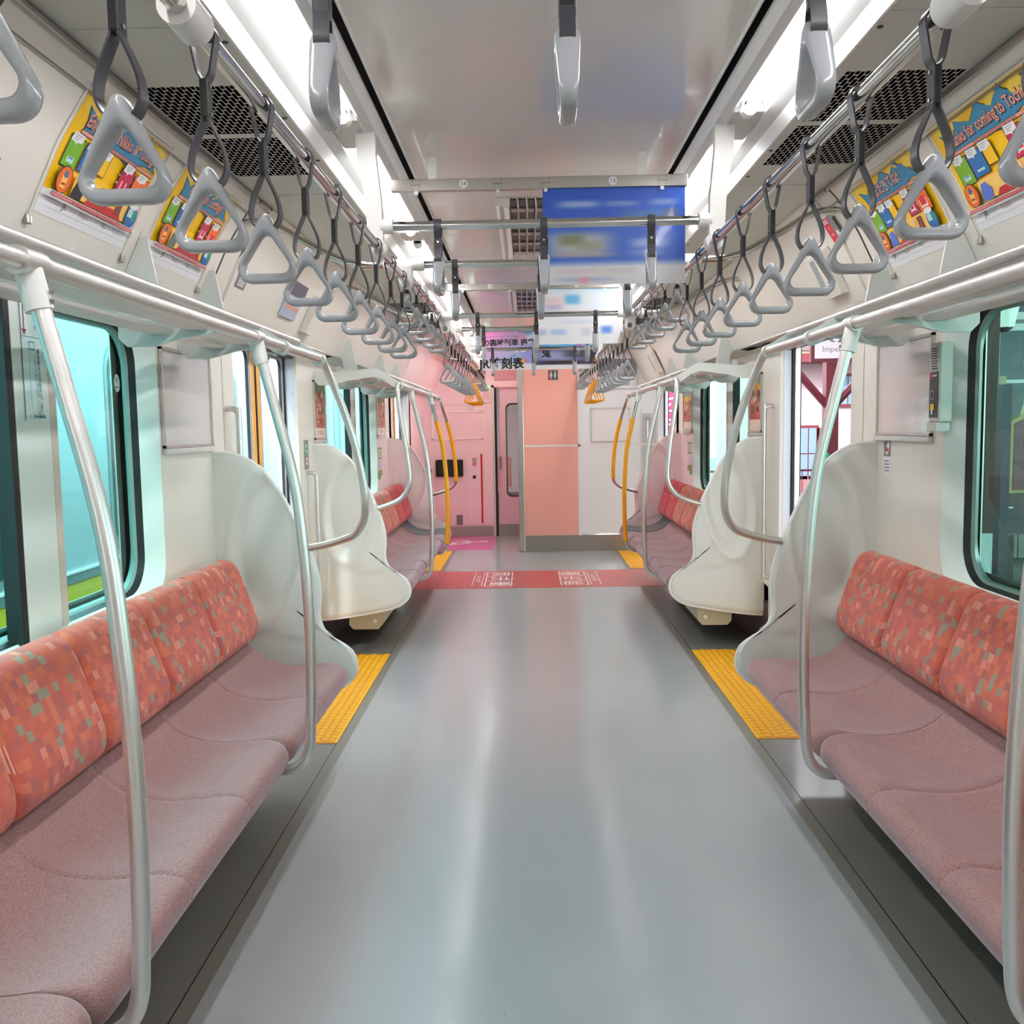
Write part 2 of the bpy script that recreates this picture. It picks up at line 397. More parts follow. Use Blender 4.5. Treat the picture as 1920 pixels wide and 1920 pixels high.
def cove_strip(s, y0, y1, m, name):
    mb = MB(); vs = []; n = len(CV)
    for p in CV: vs += [(s*p.x, y0, p.y), (s*p.x, y1, p.y)]
    mb.add(vs, [(2*i, 2*i+1, 2*i+3, 2*i+2) for i in range(n-1)], m)
    mb.add([(s*CV[0].x, y0, CV[0].y), (s*CV[0].x, y1, CV[0].y), (s*1.33, y1, 1.84), (s*1.33, y0, 1.84)], [(0, 1, 2, 3)], m)
    mb.box(s*1.029, s*1.037, y0, y1, 2.224, 2.236, STEEL); mb.box(s*1.075, s*1.079, y0, y1, 2.186, 2.192, STEEL)
    return struct(mb.build(name))
k = 3
for s in (-1, 1):
    cove_strip(s, YA, 3.46, CREAM, 'trim_%d' % k); cove_strip(s, 5.90, 8.86, CREAM, 'trim_%d' % (k+1)); cove_strip(s, 3.475, 3.62, CREAM2, 'trim_%d' % (k+40)); cove_strip(s, 5.86, 5.885, CREAM2, 'trim_%d' % (k+41)); k += 2
    # black joint between advert panels and door header
    mb = MB()
    for yy in (3.4675, 5.8925):
        for a, b in zip(CV, CV[1:]): mb.add([(s*a.x, yy-.008, a.y), (s*b.x, yy-.008, b.y), (s*b.x, yy+.008, b.y), (s*a.x, yy+.008, a.y)], [(0, 1, 2, 3)], BLACKG)
    for (yy) in (2.05, 2.79, 3.42):
        for a, b in zip(CV[:6], CV[1:7]): mb.add([(s*(a.x-.0006), yy-.0012, a.y), (s*(b.x-.0006), yy-.0012, b.y), (s*(b.x-.0006), yy+.0012, b.y), (s*(a.x-.0006), yy+.0012, a.y)], [(0, 1, 2, 3)], INK)
    struct(mb.build('trim_%d' % k, sm=False)); k += 1

# ------------------------------------------------------------------ side walls with windows
def side_wall(s, y0, y1, win, name, wname, lower=CREAM, glass=GLASS, mull=None, upper=None, wlabel=None):
    mb = MB(); wy0, wy1, wz0, wz1 = win; cy_, cz = (wy0+wy1)/2, (wz0+wz1)/2; hw, hh = (wy1-wy0)/2, (wz1-wz0)/2
    I = rrect(cy_, cz, hw, hh, .15, 8)
    ring_panel(mb, I, (y0, y1, .30, 1.835), s*1.38, s*1.38, lower)
    mb.box(s*1.38, s*1.40, y0, y1, 0, .30, DARKW)
    struct(mb.build(name)); mb = MB(); mb.add([(s*1.33, y0, 1.84), (s*1.33, y1, 1.84), (s*1.385, y1, 1.83), (s*1.385, y0, 1.83)], [(0, 1, 2, 3)], CREAM); struct(mb.build('trim_ledge_'+name))
    w = bpy.data.objects.new(wname, None); COL.objects.link(w); struct(w)
    J = rrect(cy_, cz, hw-.07, hh-.045, .13, 8)
    fr = MB(); A = [(s*1.3795, a, b) for a, b in I]; B = [(s*1.372, cy_+(a-cy_)*.995, cz+(b-cz)*.995) for a, b in I]
    D = [(s*1.420, a, b) for a, b in J]
    loft(fr, A, B, REVEAL); loft(fr, B, D, REVEAL); fr.build('window_frame', w)
    K = rrect(cy_, cz, hw-.079, hh-.054, .12, 8); K2 = rrect(cy_, cz, hw-.086, hh-.060, .115, 8)
    g = MB(); loft(g, D, [(s*1.442, a, b) for a, b in K], GASKET); 
    g.build('window_gasket', w)
    OUT = MB(); O2 = rrect(cy_, cz, hw-.058, hh-.06, .13, 8)
    loft(OUT, [(s*1.442, a, b) for a, b in K], [(s*1.452, a, b) for a, b in K2], mat('outer_seal', (120, 140, 134), .3)); loft(OUT, [(s*1.452, a, b) for a, b in K2], [(s*1.475, a, b) for a, b in O2], mat('outer_seal', (120, 140, 134), .3)); OUT.build('outer_frame', w)
    gl = MB(); n = len(K2); gl.add([(s*1.4535, a, b) for a, b in K], [list(range(n))], glass); gl.build('window_pane', w, sm=False)
    if mull:
        a, b = mull; m = MB(); m.box(s*1.40, s*1.45, a+.03, b, wz0+.03, wz1-.03, REVEAL, .006)
        m.box(s*1.398, s*1.402, b-.035, b, wz0+.05, wz1-.05, mat('reveal_tan', (206, 194, 182), .4))
        m.build('window_mullion', w)
        m = MB(); m.box(s*1.402, s*1.448, a, a+.03, wz0+.03, wz1-.03, GASKET, .004); m.build('mullion_gasket', w)
    return w
wL1 = side_wall(-1, .55, 4.02, (.9, 3.29, .795, 1.80), 'wall_left_front', 'window_1', mull=(2.385, 2.62))
wR1 = side_wall(1, .55, 4.02, (.9, 3.235, .795, 1.80), 'wall_right_front', 'window_2', glass=GLASSR, mull=(2.0, 2.22))
wL2 = side_wall(-1, 5.55, 7.98+.12, (6.06, 8.05, .795, 1.80), 'wall_left_middle', 'window_3', mull=(7.03, 7.24))
wR2 = side_wall(1, 5.55, 7.98+.12, (6.06, 8.05, .795, 1.80), 'wall_right_middle', 'window_4', glass=GLASSR, mull=(6.62, 6.84))
for s in (-1, 1):
    mb = MB(); mb.box(s*1.38, s*1.40, 8.10, 8.99, 1.36, 1.835, CREAM); mb.box(s*1.38, s*1.40, 8.10, 8.99, .30, 1.36, PINK); mb.box(s*1.38, s*1.40, 8.10, 8.99, 0, .30, DARKW)
    struct(mb.build('wall_%s_rear' % SIDE[s], sm=False))
# back part of the car behind the camera
for s in (-1, 1):
    mb = MB(); mb.box(s*1.38, s*1.42, YA, -.86, 0, 1.835, CREAM); mb.add([(s*1.33, YA, 1.84), (s*1.33, .6, 1.84), (s*1.385, .6, 1.83), (s*1.385, YA, 1.83)], [(0, 1, 2, 3)], CREAM)
    struct(mb.build('wall_%s_behind' % SIDE[s], sm=False))
struct(MB().box(-1.5, 1.5, YA-.04, YA, 0, 2.36, CREAM).build('wall_behind', sm=False))
# outer shell of the roof so that daylight only enters through the openings
mb = MB(); mb.box(-1.49, 1.49, YA, YB+.1, 2.37, 2.40, STEELD)
for s in (-1, 1):
    mb.box(s*1.49, s*1.50, YA, YB+.1, 1.96, 2.40, STEELD)
    for a, b in ((YA, -.80), (.50, 1.0), (3.2, 4.1), (5.4, 6.15), (7.95, 9.0), (10.36, YB+.1)): mb.box(s*1.495, s*1.50, a, b, -.3, 1.96, STEELD)
    for a, b in ((.5, 4.1), (5.4, 9.0)): mb.box(s*1.495, s*1.50, a, b, -.3, .87, STEELD); mb.box(s*1.495, s*1.50, a, b, 1.80, 1.96, STEELD)
struct(mb.build('wall_outer', sm=False))

# ------------------------------------------------------------------ doorways and doors
STICK_G = mat('sticker_green', (60, 140, 110), .4); STICK_GR = mat('sticker_grey', (128, 128, 130), .4)
SRED = mat('sign_red', (216, 40, 60), .4)
def doorway(s, c, name, dname, header_m, closed=True, header_top=True, y_lo=None, y_hi=None, stripe=True):
    a, b = c-.58, c+.58; lo = a-.155 if y_lo is None else y_lo; hi = b+.22 if y_hi is None else y_hi
    mb = MB()
    # jamb pillars
    for p, q_, in ((lo, a), (b, hi)):
        mb.xz([(s*1.38, 0), (s*1.38, 1.869), (s*1.50, 1.869), (s*1.50, 0)], p, q_, CREAM)
    lav = mat('door_jamb', (222, 224, 236), .35)
    mb.box(s*1.40, s*1.445, b-.004, b+.03, 0, 1.90, lav); mb.box(s*1.40, s*1.445, a-.03, a+.004, 0, 1.90, lav)
    for z in (.5, .8, 1.1, 1.35, 1.6): mb.cyl((s*1.41, b-.006, z), (s*1.41, b+.0, z), .004, STEELD, 8)
    mb.box(s*1.445, s*1.475, b-.022, b+.02, 0, 1.90, GASKET); mb.box(s*1.445, s*1.475, a-.02, a+.022, 0, 1.90, GASKET)
    # sill
    mb.box(s*1.38, s*1.50, a, b, -.005, .004, STEELD)
    struct(mb.build(name, sm=False))
    # header box following the cove
    hb = MB(); n = len(CV)
    base = [(1.50, 1.872), (1.30, 1.862), (1.256, 1.850)]
    top = [(CV[i].x-.010, CV[i].y-.004) for i in range(n) if CV[i].y > 1.87]
    if not header_top: top = top[:]
    pts = [(s*x, z) for x, z in base+top+[(1.035, 2.30), (1.50, 2.30)]]
    h0, h1 = (c-1.13 if y_lo is None else lo), (c+1.11 if y_lo is None else hi+.02)
    if c < 0: h0, h1 = YA, .9
    np_ = len(pts); hb.add([(x, h0, z) for x, z in pts]+[(x, h1, z) for x, z in pts], [[i, i+1, i+1+np_, i+np_] for i in range(np_-1)], header_m)
    for yy in (h0, h1): hb.add([(x, yy, z) for x, z in pts[2:-1]]+[(s*1.33, yy, 1.86), (s*1.33, yy, 2.26)], [[i, i+1, len(pts)-3+(0 if pts[i+2][1] < 2.1 else 1)] for i in range(len(pts)-4)], header_m)
    hb.box(s*1.385, s*1.395, a, b, 1.815, 1.872, mat('trim_painted_pink_reflection', (236, 206, 222), .4)); hb.box(s*1.395, s*1.45, a, b, 1.80, 1.816, BLACKG)  # door-top trim, its pinkish reflection put into the base colour
    hb.box(s*1.254, s*1.262, h0, h1, 1.846, 1.853, STEEL)
    struct(hb.build('trim_header_%s_%d' % (SIDE[s], int(c)), ang=25))
    d = bpy.data.objects.new(dname, None); COL.objects.link(d); struct(d)
    if not closed:
        # leaves slid into the pockets: only their rubber edges and a sliver of steel show
        for p, q_, nm in ((b-.035, b+.02, 1), (a-.02, a+.03, 0)):
            m = MB(); m.box(s*1.455, s*1.485, p, q_, .01, 1.86, mat('door_edge_steel', (206, 196, 198), .3, .6), .004); m.build('door_leaf', d)
            m = MB(); m.box(s*1.44, s*1.50, p+.03 if nm else p-.01, q_+.01 if nm else q_-.03, .01, 1.86, BLACK, .004); m.build('door_rubber', d)
        return d
    for p, q_, inner in ((a, c-.002, 1), (c+.002, b, -1)):
        cy_ = (p+q_)/2; e = .045*inner
        m = MB(); I = rrect(cy_-e/2, 1.33, .205, .46, .05, 5); X = s*1.452
        ring_panel(m, I, (p+.004, q_-.004, .01, 1.87), X, X, mat('door_steel', (206, 206, 204), .3, .3))
        loft(m, [(X, y, z) for y, z in I], [(s*1.468, y, z) for y, z in I], mat('door_win_gasket', (40, 40, 44), .4)); m.build('door_leaf', d)
        m = MB(); m.add([(s*1.464, y, z) for y, z in rrect(cy_-e/2, 1.33, .21, .465, .05, 5)], [list(range(24))], GLASSD); m.build('door_pane', d, sm=False)
        m = MB(); ey = (c-.004) if inner == 1 else (c+.004)
        y0_, y1_ = (ey-.075, ey-.004) if inner == 1 else (ey+.004, ey+.075)
        if stripe: m.box(s*1.4475, s*1.4515, y0_+.016, y1_-.012, .01, 1.87, mat('door_yellow', (255, 178, 50), .4))
        m.box(s*1.448, s*1.4525, y0_-.012, y0_+.016, .01, 1.87, mat('door_edge_cream', (226, 206, 184), .4)); m.build('door_stripe', d, sm=False)
        m = MB(); m.box(s*1.446, s*1.46, ey-.006, ey+.006, .01, 1.87, BLACK); m.build('door_rubber', d, sm=False)
    return d
doorway(-1, 4.75, 'wall_left_doorway_1', 'door_1', CREAM2)
doorway(1, 4.75, 'wall_right_doorway_1', 'door_2', CREAM2, closed=False)
doorway(-1, 9.68, 'wall_left_doorway_2', 'door_3', PINK, y_lo=8.86, y_hi=10.5)
doorway(1, 9.68, 'wall_right_doorway_2', 'door_4', CREAM2, closed=False, y_lo=8.86, y_hi=10.30)
doorway(-1, -.15, 'wall_left_doorway_3', 'door_5', CREAM2)
doorway(1, -.15, 'wall_right_doorway_3', 'door_6', CREAM2)

# ------------------------------------------------------------------ end of the car
PINKE = mat('end_pink', (247, 222, 226), .4)
mb = MB(); Y = 11.85
mb.box(-1.5, -.50, Y, Y+.04, 0, 2.36, PINKE); mb.box(-.50, .3, Y, Y+.04, 1.93, 2.36, PINKE)
mb.box(-1.50, -.50, Y-.004, Y, 0, .135, STEELD)
mb.box(-.505, -.475, Y-.02, Y+.02, 0, 1.93, mat('end_frame', (214, 224, 216), .35)); mb.box(-.505, .2, Y-.02, Y+.02, 1.90, 1.94, PINKE)
mb.box(-.47, -.20, Y-.01, Y, 1.99, 2.13, mat('end_pink_dark', (214, 160, 164), .4), .01)
mb.box(-.475, -.445, Y-.01, Y+.03, 0, 1.90, BLACK)
for a, b in ((-1.37, 2.16),):
    pass
for x0, x1, z0, z1 in ((-1.28, -.62, 1.25, 1.61),):
    for q_ in ((x0, x1, z0, z0+.016), (x0, x1, z1-.016, z1), (x0, x0+.016, z0, z1), (x1-.016, x1, z0, z1)): mb.box(q_[0], q_[1], Y-.012, Y, q_[2], q_[3], mat('frame_rose', (252, 244, 240), .35))
mb.box(-1.26, -.62, Y-.004, Y, 1.68, 1.69, LGREY)
struct(mb.build('wall_end', sm=False))
for s in (-1,):
    mb = MB(); mb.box(s*1.38, s*1.40, 10.40, Y, 0, 1.86, PINK)
    struct(mb.build('wall_left_end', sm=False))
    cove_strip(-1, 10.5, Y, PINK, 'trim_30')
d = bpy.data.objects.new('door_7', None); COL.objects.link(d); struct(d)
mb = MB(); DL = mat('gangway_leaf', (234, 204, 212), .4)
I = rrect(-.20, 1.10, .135, .60, .07, 6)
inn = [(p[0], p[1]) for p in I]
tmp = MB(); ring_panel(tmp, inn, (-.445, .12, .15, 1.90), 0, 0, DL)
mb.add([(v[1], Y+.03, v[2]) for v in tmp.v], tmp.f, DL); mb.box(-.445, .12, Y+.02, Y+.04, 0, .15, STEELD)
mb.build('door_leaf', d, sm=False)
mb = MB(); A = [(p[0], Y+.028, p[1]) for p in I]; I2 = rrect(-.20, 1.10, .115, .58, .06, 6); loft(mb, A, [(p[0], Y+.05, p[1]) for p in I2], mat('gangway_gasket', (60, 62, 62), .4)); mb.build('door_gasket', d)
mb = MB(); mb.add([(p[0], Y+.045, p[1]) for p in I], [list(range(len(I)))], CLEAR); mb.build('door_pane', d, sm=False)
mb = MB(); mb.box(-.415, -.395, Y-.005, Y+.03, .86, 1.02, STICK_GR, .004); mb.build('door_handle', d)
# next car seen through the gangway pane: bright seat and floor
mb = MB(); mb.box(-1.2, 1.2, 16.5, 16.55, 0, 2.3, mat('next_car_wall', (226, 206, 208), .5)); mb.box(-1.4, 1.4, 12.1, 16.5, -.02, 0, FLOORM); mb.box(-1.4, 1.4, 12.1, 16.5, 2.3, 2.32, LGREY)
mb.box(-1.42, -1.40, 12.1, 16.5, 0, 2.3, CREAM); mb.box(1.40, 1.42, 12.1, 16.5, 0, .9, CREAM); mb.box(1.40, 1.42, 12.1, 16.5, 1.8, 2.3, CREAM); mb.box(-.5, .5, 12.0, 12.4, 1.95, 2.3, CREAM); mb.box(-.62, -.1, 13.5, 13.9, 0, .45, SEAT); mb.box(-.62, -.3, 13.9, 14.0, .5, .95, PLAID); struct(mb.build('wall_next_car', sm=False))
# toilet compartment
mb = MB(); Y = 10.30; TW = mat('toilet_white', (228, 226, 226), .4)
mb.box(-.098, .50, Y, Y+.03, .175, 2.36, SALMON); mb.box(.525, 1.40, Y, Y+.03, .19, 2.36, TW)
mb.box(.50, .525, Y-.006, Y+.03, .175, 2.36, mat('toilet_trim', (226, 222, 222), .4))
mb.box(-.098, 1.40, Y-.006, Y, 1.168, 1.192, mat('toilet_band', (232, 218, 212), .4))
mb.box(-.098, 1.40, Y-.003, Y+.03, 0, .18, STEELD)
mb.box(-.165, -.098, Y-.01, Y+.06, 0, 2.36, STEEL, .01); mb.box(-.165, -.13, Y+.05, 11.87, 0, 2.36, SALMON)
mb.box(1.19, 1.21, Y-.004, Y, .18, 1.57, LGREY); mb.box(1.21, 1.36, Y-.002, Y, .55, 1.52, mat('recess_grey', (196, 192, 190), .4))
struct(mb.build('wall_toilet', sm=False))
# far right wall stub
mb = MB(); mb.box(1.38, 1.40, 10.3, YB, 0, 1.86, CREAM); struct(mb.build('wall_right_end', sm=False))
mb = MB(); mb.box(-1.5, 1.5, YB, YB+.03, 2.20, 2.36, PINKE); struct(mb.build('wall_end_top', sm=False))
# restroom sign
def wallmap(Y, x0, z0): return lambda u, v, h: (x0+u, Y-.002-h, z0+v)
sh = Sheet(wallmap(10.3, .18, 1.905)); DG = mat('sign_dark', (62, 62, 66), .4); SP = mat('sign_pink', (250, 170, 176), .4); SG = mat('sign_mint', (130, 220, 196), .4)
sh.rect(0, 0, .105, .105, DG)
for cx, m, sk in ((.03, SP, 1), (.075, SG, 0)):
    sh.ell(cx, .088, .008, .009, m); sh.poly([(cx-.012, .078), (cx+.012, .078), (cx+(.019 if sk else .014), .035), (cx-(.019 if sk else .014), .035)], m); sh.rect(cx-.008, .01, cx-.001, .04, m); sh.rect(cx+.001, .01, cx+.008, .04, m)
tag(sh.build('restroom_sign'), 'dark square restroom sign with pink and mint figures on the salmon panel', 'sign')
# framed advert on toilet wall
mb = MB(); x0, x1, z0, z1 = .645, 1.075, 1.215, 1.59
t = thing('poster_frame', 'empty wide framed poster panel on the white toilet wall at the back', 'picture frame', (0, 10.3, 0))
for q_ in ((x0, x1, z0, z0+.012), (x0, x1, z1-.012, z1), (x0, x0+.012, z0, z1), (x1-.012, x1, z0, z1)): mb.box(q_[0], q_[1], -.014, -.001, q_[2], q_[3], ALU)
mb.build('frame', t, sm=False); MB().box(x0+.01, x1-.01, -.006, -.002, z0+.01, z1-.01, mat('frame_paper', (232, 224, 222), .25, coat=.4)).build('backing', t, sm=False)
t = thing('grab_rail', 'short vertical steel grab rail in the recess of the white toilet wall', 'handrail', (1.27, 10.3, 0))
MB().tube([(.03, 0, 1.46), (0, -.05, 1.45), (-.01, -.06, 1.40), (-.01, -.06, .7)], .012, ALU, sm=4).build('bar', t)
# left end wall furniture
t = thing('backrest_pad', 'black padded back cushion on the pink end wall', 'cushion', (0, 11.85, 0)); MB().box(-1.235, -.885, -.06, -.002, .775, .995, mat('black_vinyl', (12, 18, 14), .45), .02).build('pad', t)
t = thing('cabinet_panel', 'pink extinguisher cabinet door with red stripe on the end wall', 'cabinet', (0, 11.85, 0))
MB().box(-.835, -.625, -.012, -.001, .165, 1.06, PINKE, .003).build('door', t, sm=False)
MB().box(-.662, -.64, -.016, -.012, .17, 1.06, mat('stripe_red', (200, 10, 30), .4)).build('stripe', t, sm=False)
MB().box(-.765, -.725, -.015, -.012, .745, .785, INK).build('lock', t, sm=False)
sh = Sheet(lambda u, v, h: (-.765+u, -.012-h, .91+v)); sh.frame(0, .055, .045, .095, .008, INK); sh.rect(0, 0, .045, .045, SRED); sh.rect(.015, .01, .03, .035, PAPER); sh.build('emblem', t)
t = thing('power_outlet', 'small grey socket cover low on the pink end wall', 'socket', (0, 11.85, 0)); MB().box(-.985, -.905, -.012, -.001, .15, .28, STICK_GR, .006).build('cover', t)
t = thing('control_switch', 'small white square switch high on the pink end wall', 'switch', (0, 11.85, 0)); MB().box(-.80, -.735, -.03, -.001, 1.625, 1.685, LGREY, .004).build('plate', t)
t = thing('notice_sign', 'pink notice panel with a lit green lamp beside the gangway door', 'notice board', (0, 11.85, 0))
MB().box(-.615, -.515, -.010, -.001, 1.70, 1.93, PINKE, .003).build('panel', t, sm=False)
MB().cyl((-.565, -.03, 1.905), (-.565, -.008, 1.905), .017, mat('lamp_green', (60, 240, 150), .4, emit=3)).build('lamp', t)
sh = Sheet(lambda u, v, h: (-.61+u, -.0105-h, 1.705+v)); PR = mat('notice_red', (224, 110, 120), .4); sh.frame(0, 0, .09, .17, .004, PR)
for i in range(6): sh.rect(.015, .05+i*.017, .075, .054+i*.017, PR)
sh.build('lettering', t)
t = thing('wheelchair_bar', 'horizontal round-ended bar on the pink left wall of the wheelchair bay', 'handrail', (-1.38, 11.1, 0))
MB().tube([(0, 0, .86), (.06, 0, .86), (.08, .05, .86), (.08, .6, .86)], .03, mat('bar_grey', (110, 124, 120), .4), sm=3).build('bar', t)

# ------------------------------------------------------------------ floor markings
YEL = mat('tactile_yellow', (255, 190, 10), .45); YEL2 = mat('tactile_edge', (226, 150, 10), .5)
def tactile(s, y0, y1, label):
    t = thing('tactile_strip', label, 'tactile paving', (0, 0, 0), group='yellow tactile strips at the doors')
    MB().box(s*.932, s*1.38, y0, y1, 0, .002, YEL2).build('base', t, sm=False)
    mb = MB(); nx = 12; ny = int((y1-y0)/.045)
    for i in range(nx):
        for j in range(ny):
            x = .945+i*.036; y = y0+.022+j*.045+(.012 if i % 2 else 0)
            if y+.03 > y1: continue
            mb.add([(s*x, y, .002), (s*(x+.029), y, .002), (s*(x+.029), y+.032, .002), (s*x, y+.032, .002), (s*(x+.003), y+.003, .0045), (s*(x+.026), y+.003, .0045), (s*(x+.026), y+.029, .0045), (s*(x+.003), y+.029, .0045)], [(0, 1, 5, 4), (1, 2, 6, 5), (2, 3, 7, 6), (3, 0, 4, 7), (4, 5, 6, 7)], YEL)
    mb.box(s*.932, s*.945, y0, y1, 0, .003, YEL)
    mb.build('studs', t, sm=False)
tactile(-1, 4.0, 5.63, 'yellow studded tactile strip on the floor at the closed left door')
tactile(1, 4.0, 5.64, 'yellow studded tactile strip on the floor at the open right door')
tactile(-1, 8.96, 10.42, 'distant yellow tactile strip on the left beside the pink floor marking')
tactile(1, 8.96, 10.28, 'distant yellow tactile strip on the right before the toilet wall')
REDF = mat('floor_red', (214, 76, 80), .3, coat=.3); WF = mat('floor_white', (244, 236, 232), .4)
t = thing('priority_floor_marking', 'red band across the floor with white priority seat lettering', 'floor marking', (0, 0, 0))
MB().box(-1.30, 1.30, 7.95, 8.90, 0, .0015, REDF).build('band', t, sm=False)
for s in (-1, 1):
    rot = PI/2 if s < 0 else -PI/2
    fn = (lambda u, v, h, s=s: (s*.34-s*v*1.0, 8.43+s*u*-1.0, .0016+h))
    sh = Sheet(fn)
    # text reads from the seats: u along the car, v towards the aisle
    for k_, ch in enumerate('優先席'):
        u = (k_-1)*.27
        sh.rect(u-.12, -.125, u+.12, .125, WF); sh.rect(u-.108, -.113, u+.108, .113, REDF); sh.text(ch, u, .0, .20, WF, bold=.002)
    sh.rect(-.37, -.150, .37, -.142, WF); sh.text('Priority Seat', 0, -.185, .075, WF); sh.rect(-.37, -.235, .37, -.227, WF)
    sh.build('lettering', t)
PINKF = mat('floor_pink', (226, 96, 170), .3, coat=.3)
t = thing('wheelchair_floor_marking', 'magenta floor marking with white wheelchair symbol before the end wall', 'floor marking', (0, 0, 0))
MB().box(-1.38, -.475, 10.5, 11.84, 0, .0015, PINKF).build('patch', t, sm=False)
sh = Sheet(lambda u, v, h: (-.95+v*1.0, 11.17-u, .0016+h))
th = [2*PI*k/28 for k in range(22)]
sh._put([(.25*math.cos(a)-.05, .25*math.sin(a)-.05) for a in th]+[(.19*math.cos(a)-.05, .19*math.sin(a)-.05) for a in th], [[i, i+1, i+23, i+22] for i in range(21)], WF)
sh.ell(-.1, .33, .07, .06, WF); sh.poly([(-.12, .26), (-.05, .26), (.0, .02), (.2, .0), (.28, -.25), (.22, -.27), (.14, -.06), (-.08, -.05)], WF)
sh.build('symbol', t)

# ------------------------------------------------------------------ partitions
OUTL = [(1.392, 1.303), (1.32, 1.302), (1.264, 1.289), (1.205, 1.255), (1.155, 1.21), (1.105, 1.135), (1.05, 1.03), (1.005, .93), (.972, .84), (.955, .77), (.950, .70), (.957, .635), (.955, .585), (.925, .525), (.87, .490), (.825, .455), (.806, .405), (.812, .355), (.85, .312), (.92, .278), (1.107, .242), (1.30, .216), (1.392, .21)]
def partition(s, y, m, label, th=.034):
    P = [Vector(p) for p in OUTL]; Q = []
    for i in range(len(P)-1):
        p0 = P[max(i-1, 0)]; p1, p2 = P[i], P[i+1]; p3 = P[min(i+2, len(P)-1)]
        for k_ in range(4):
            t = k_/4; Q.append(.5*((2*p1)+(-p0+p2)*t+(2*p0-5*p1+4*p2-p3)*t*t+(-p0+3*p1-3*p2+p3)*t**3))
    Q.append(P[-1])
    for k_ in range(1, 20): Q.append(P[-1].lerp(P[0], k_/20))
    c = Vector((1.15, .72)); n = len(Q)
    def dep(x, z):
        dx, dz = x-1.17, z-.915; a = -.14; ux = dx*math.cos(a)-dz*math.sin(a); uz = dx*math.sin(a)+dz*math.cos(a)
        r = math.sqrt((ux/.135)**2+(uz/.305)**2); t = min(1, max(0, (r-.80)/.32)); st = t*t*(3-2*t)
        d = -.040*(1-st)+.007*math.exp(-((r-1.16)/.08)**2)
        g = z-(.490+.38*math.exp(-(1.38-x)/.085)); f = min(1, max(0, (x-.92)/.08)); d -= f*(.0045*math.exp(-(g/.012)**2)+.004/(1+math.exp(g/.008))*math.exp(-max(0, -g)/.12))
        return d
    R = [i/26 for i in range(27)]
    vs = []; fs = []
    for side in (-1, 1):
        base = len(vs)
        vs.append((s*c.x, side*(th/2+(dep(*c) if side < 0 else -.6*dep(*c))), c.y))
        for t in R[1:]:
            for q_ in Q:
                p = c.lerp(q_, t); dd = (q_-c).length*(1-t)
                e = .012; edge = 0
                if dd < e: edge = e-math.sqrt(max(0, e*e-(e-dd)**2))
                vs.append((s*p.x, side*(th/2-edge+(dep(p.x, p.y) if side < 0 else -.6*dep(p.x, p.y))), p.y))
        for k_ in range(n): fs.append([base, base+1+k_, base+1+(k_+1) % n])
        for r in range(len(R)-2):
            for k_ in range(n):
                a0 = base+1+r*n+k_; a1 = base+1+r*n+(k_+1) % n; fs.append([a0, a1, a1+n, a0+n])
        last = base+1+(len(R)-2)*n
        if side == -1: l0 = last
        else:
            for k_ in range(n): fs.append([l0+k_, l0+(k_+1) % n, last+(k_+1) % n, last+k_])
    mb = MB(); mb.add(vs, fs, m)
    t = thing('seat_partition', label, 'partition', (0, y, 0), group='moulded partitions at the bench ends')
    mb.build('panel', t, ang=50)
    tr = MB(); tr.tube([(s*q_.x, 0, q_.y) for q_ in Q[:n-19:2]], .0085, TRIMW if m is PWHITE else mat('edge_rose', (232, 208, 206), .3), 8); tr.build('edge_trim', t)
    return t
partition(-1, 3.855, PWHITE, 'white moulded partition on the left between the near bench and the closed door')
partition(1, 3.855, PWHITE, 'white moulded partition on the right between the near bench and the open door')
partition(-1, 5.68, PWHITE, 'white moulded partition on the left beyond the closed door, before the far bench')
partition(1, 5.68, PWHITE, 'white moulded partition on the right beyond the open door, before the far bench')
partition(-1, 8.74, PPINK, 'pink moulded partition at the far end of the left priority seats')
partition(1, 8.74, PPINK, 'pink moulded partition at the far end of the right priority seats')

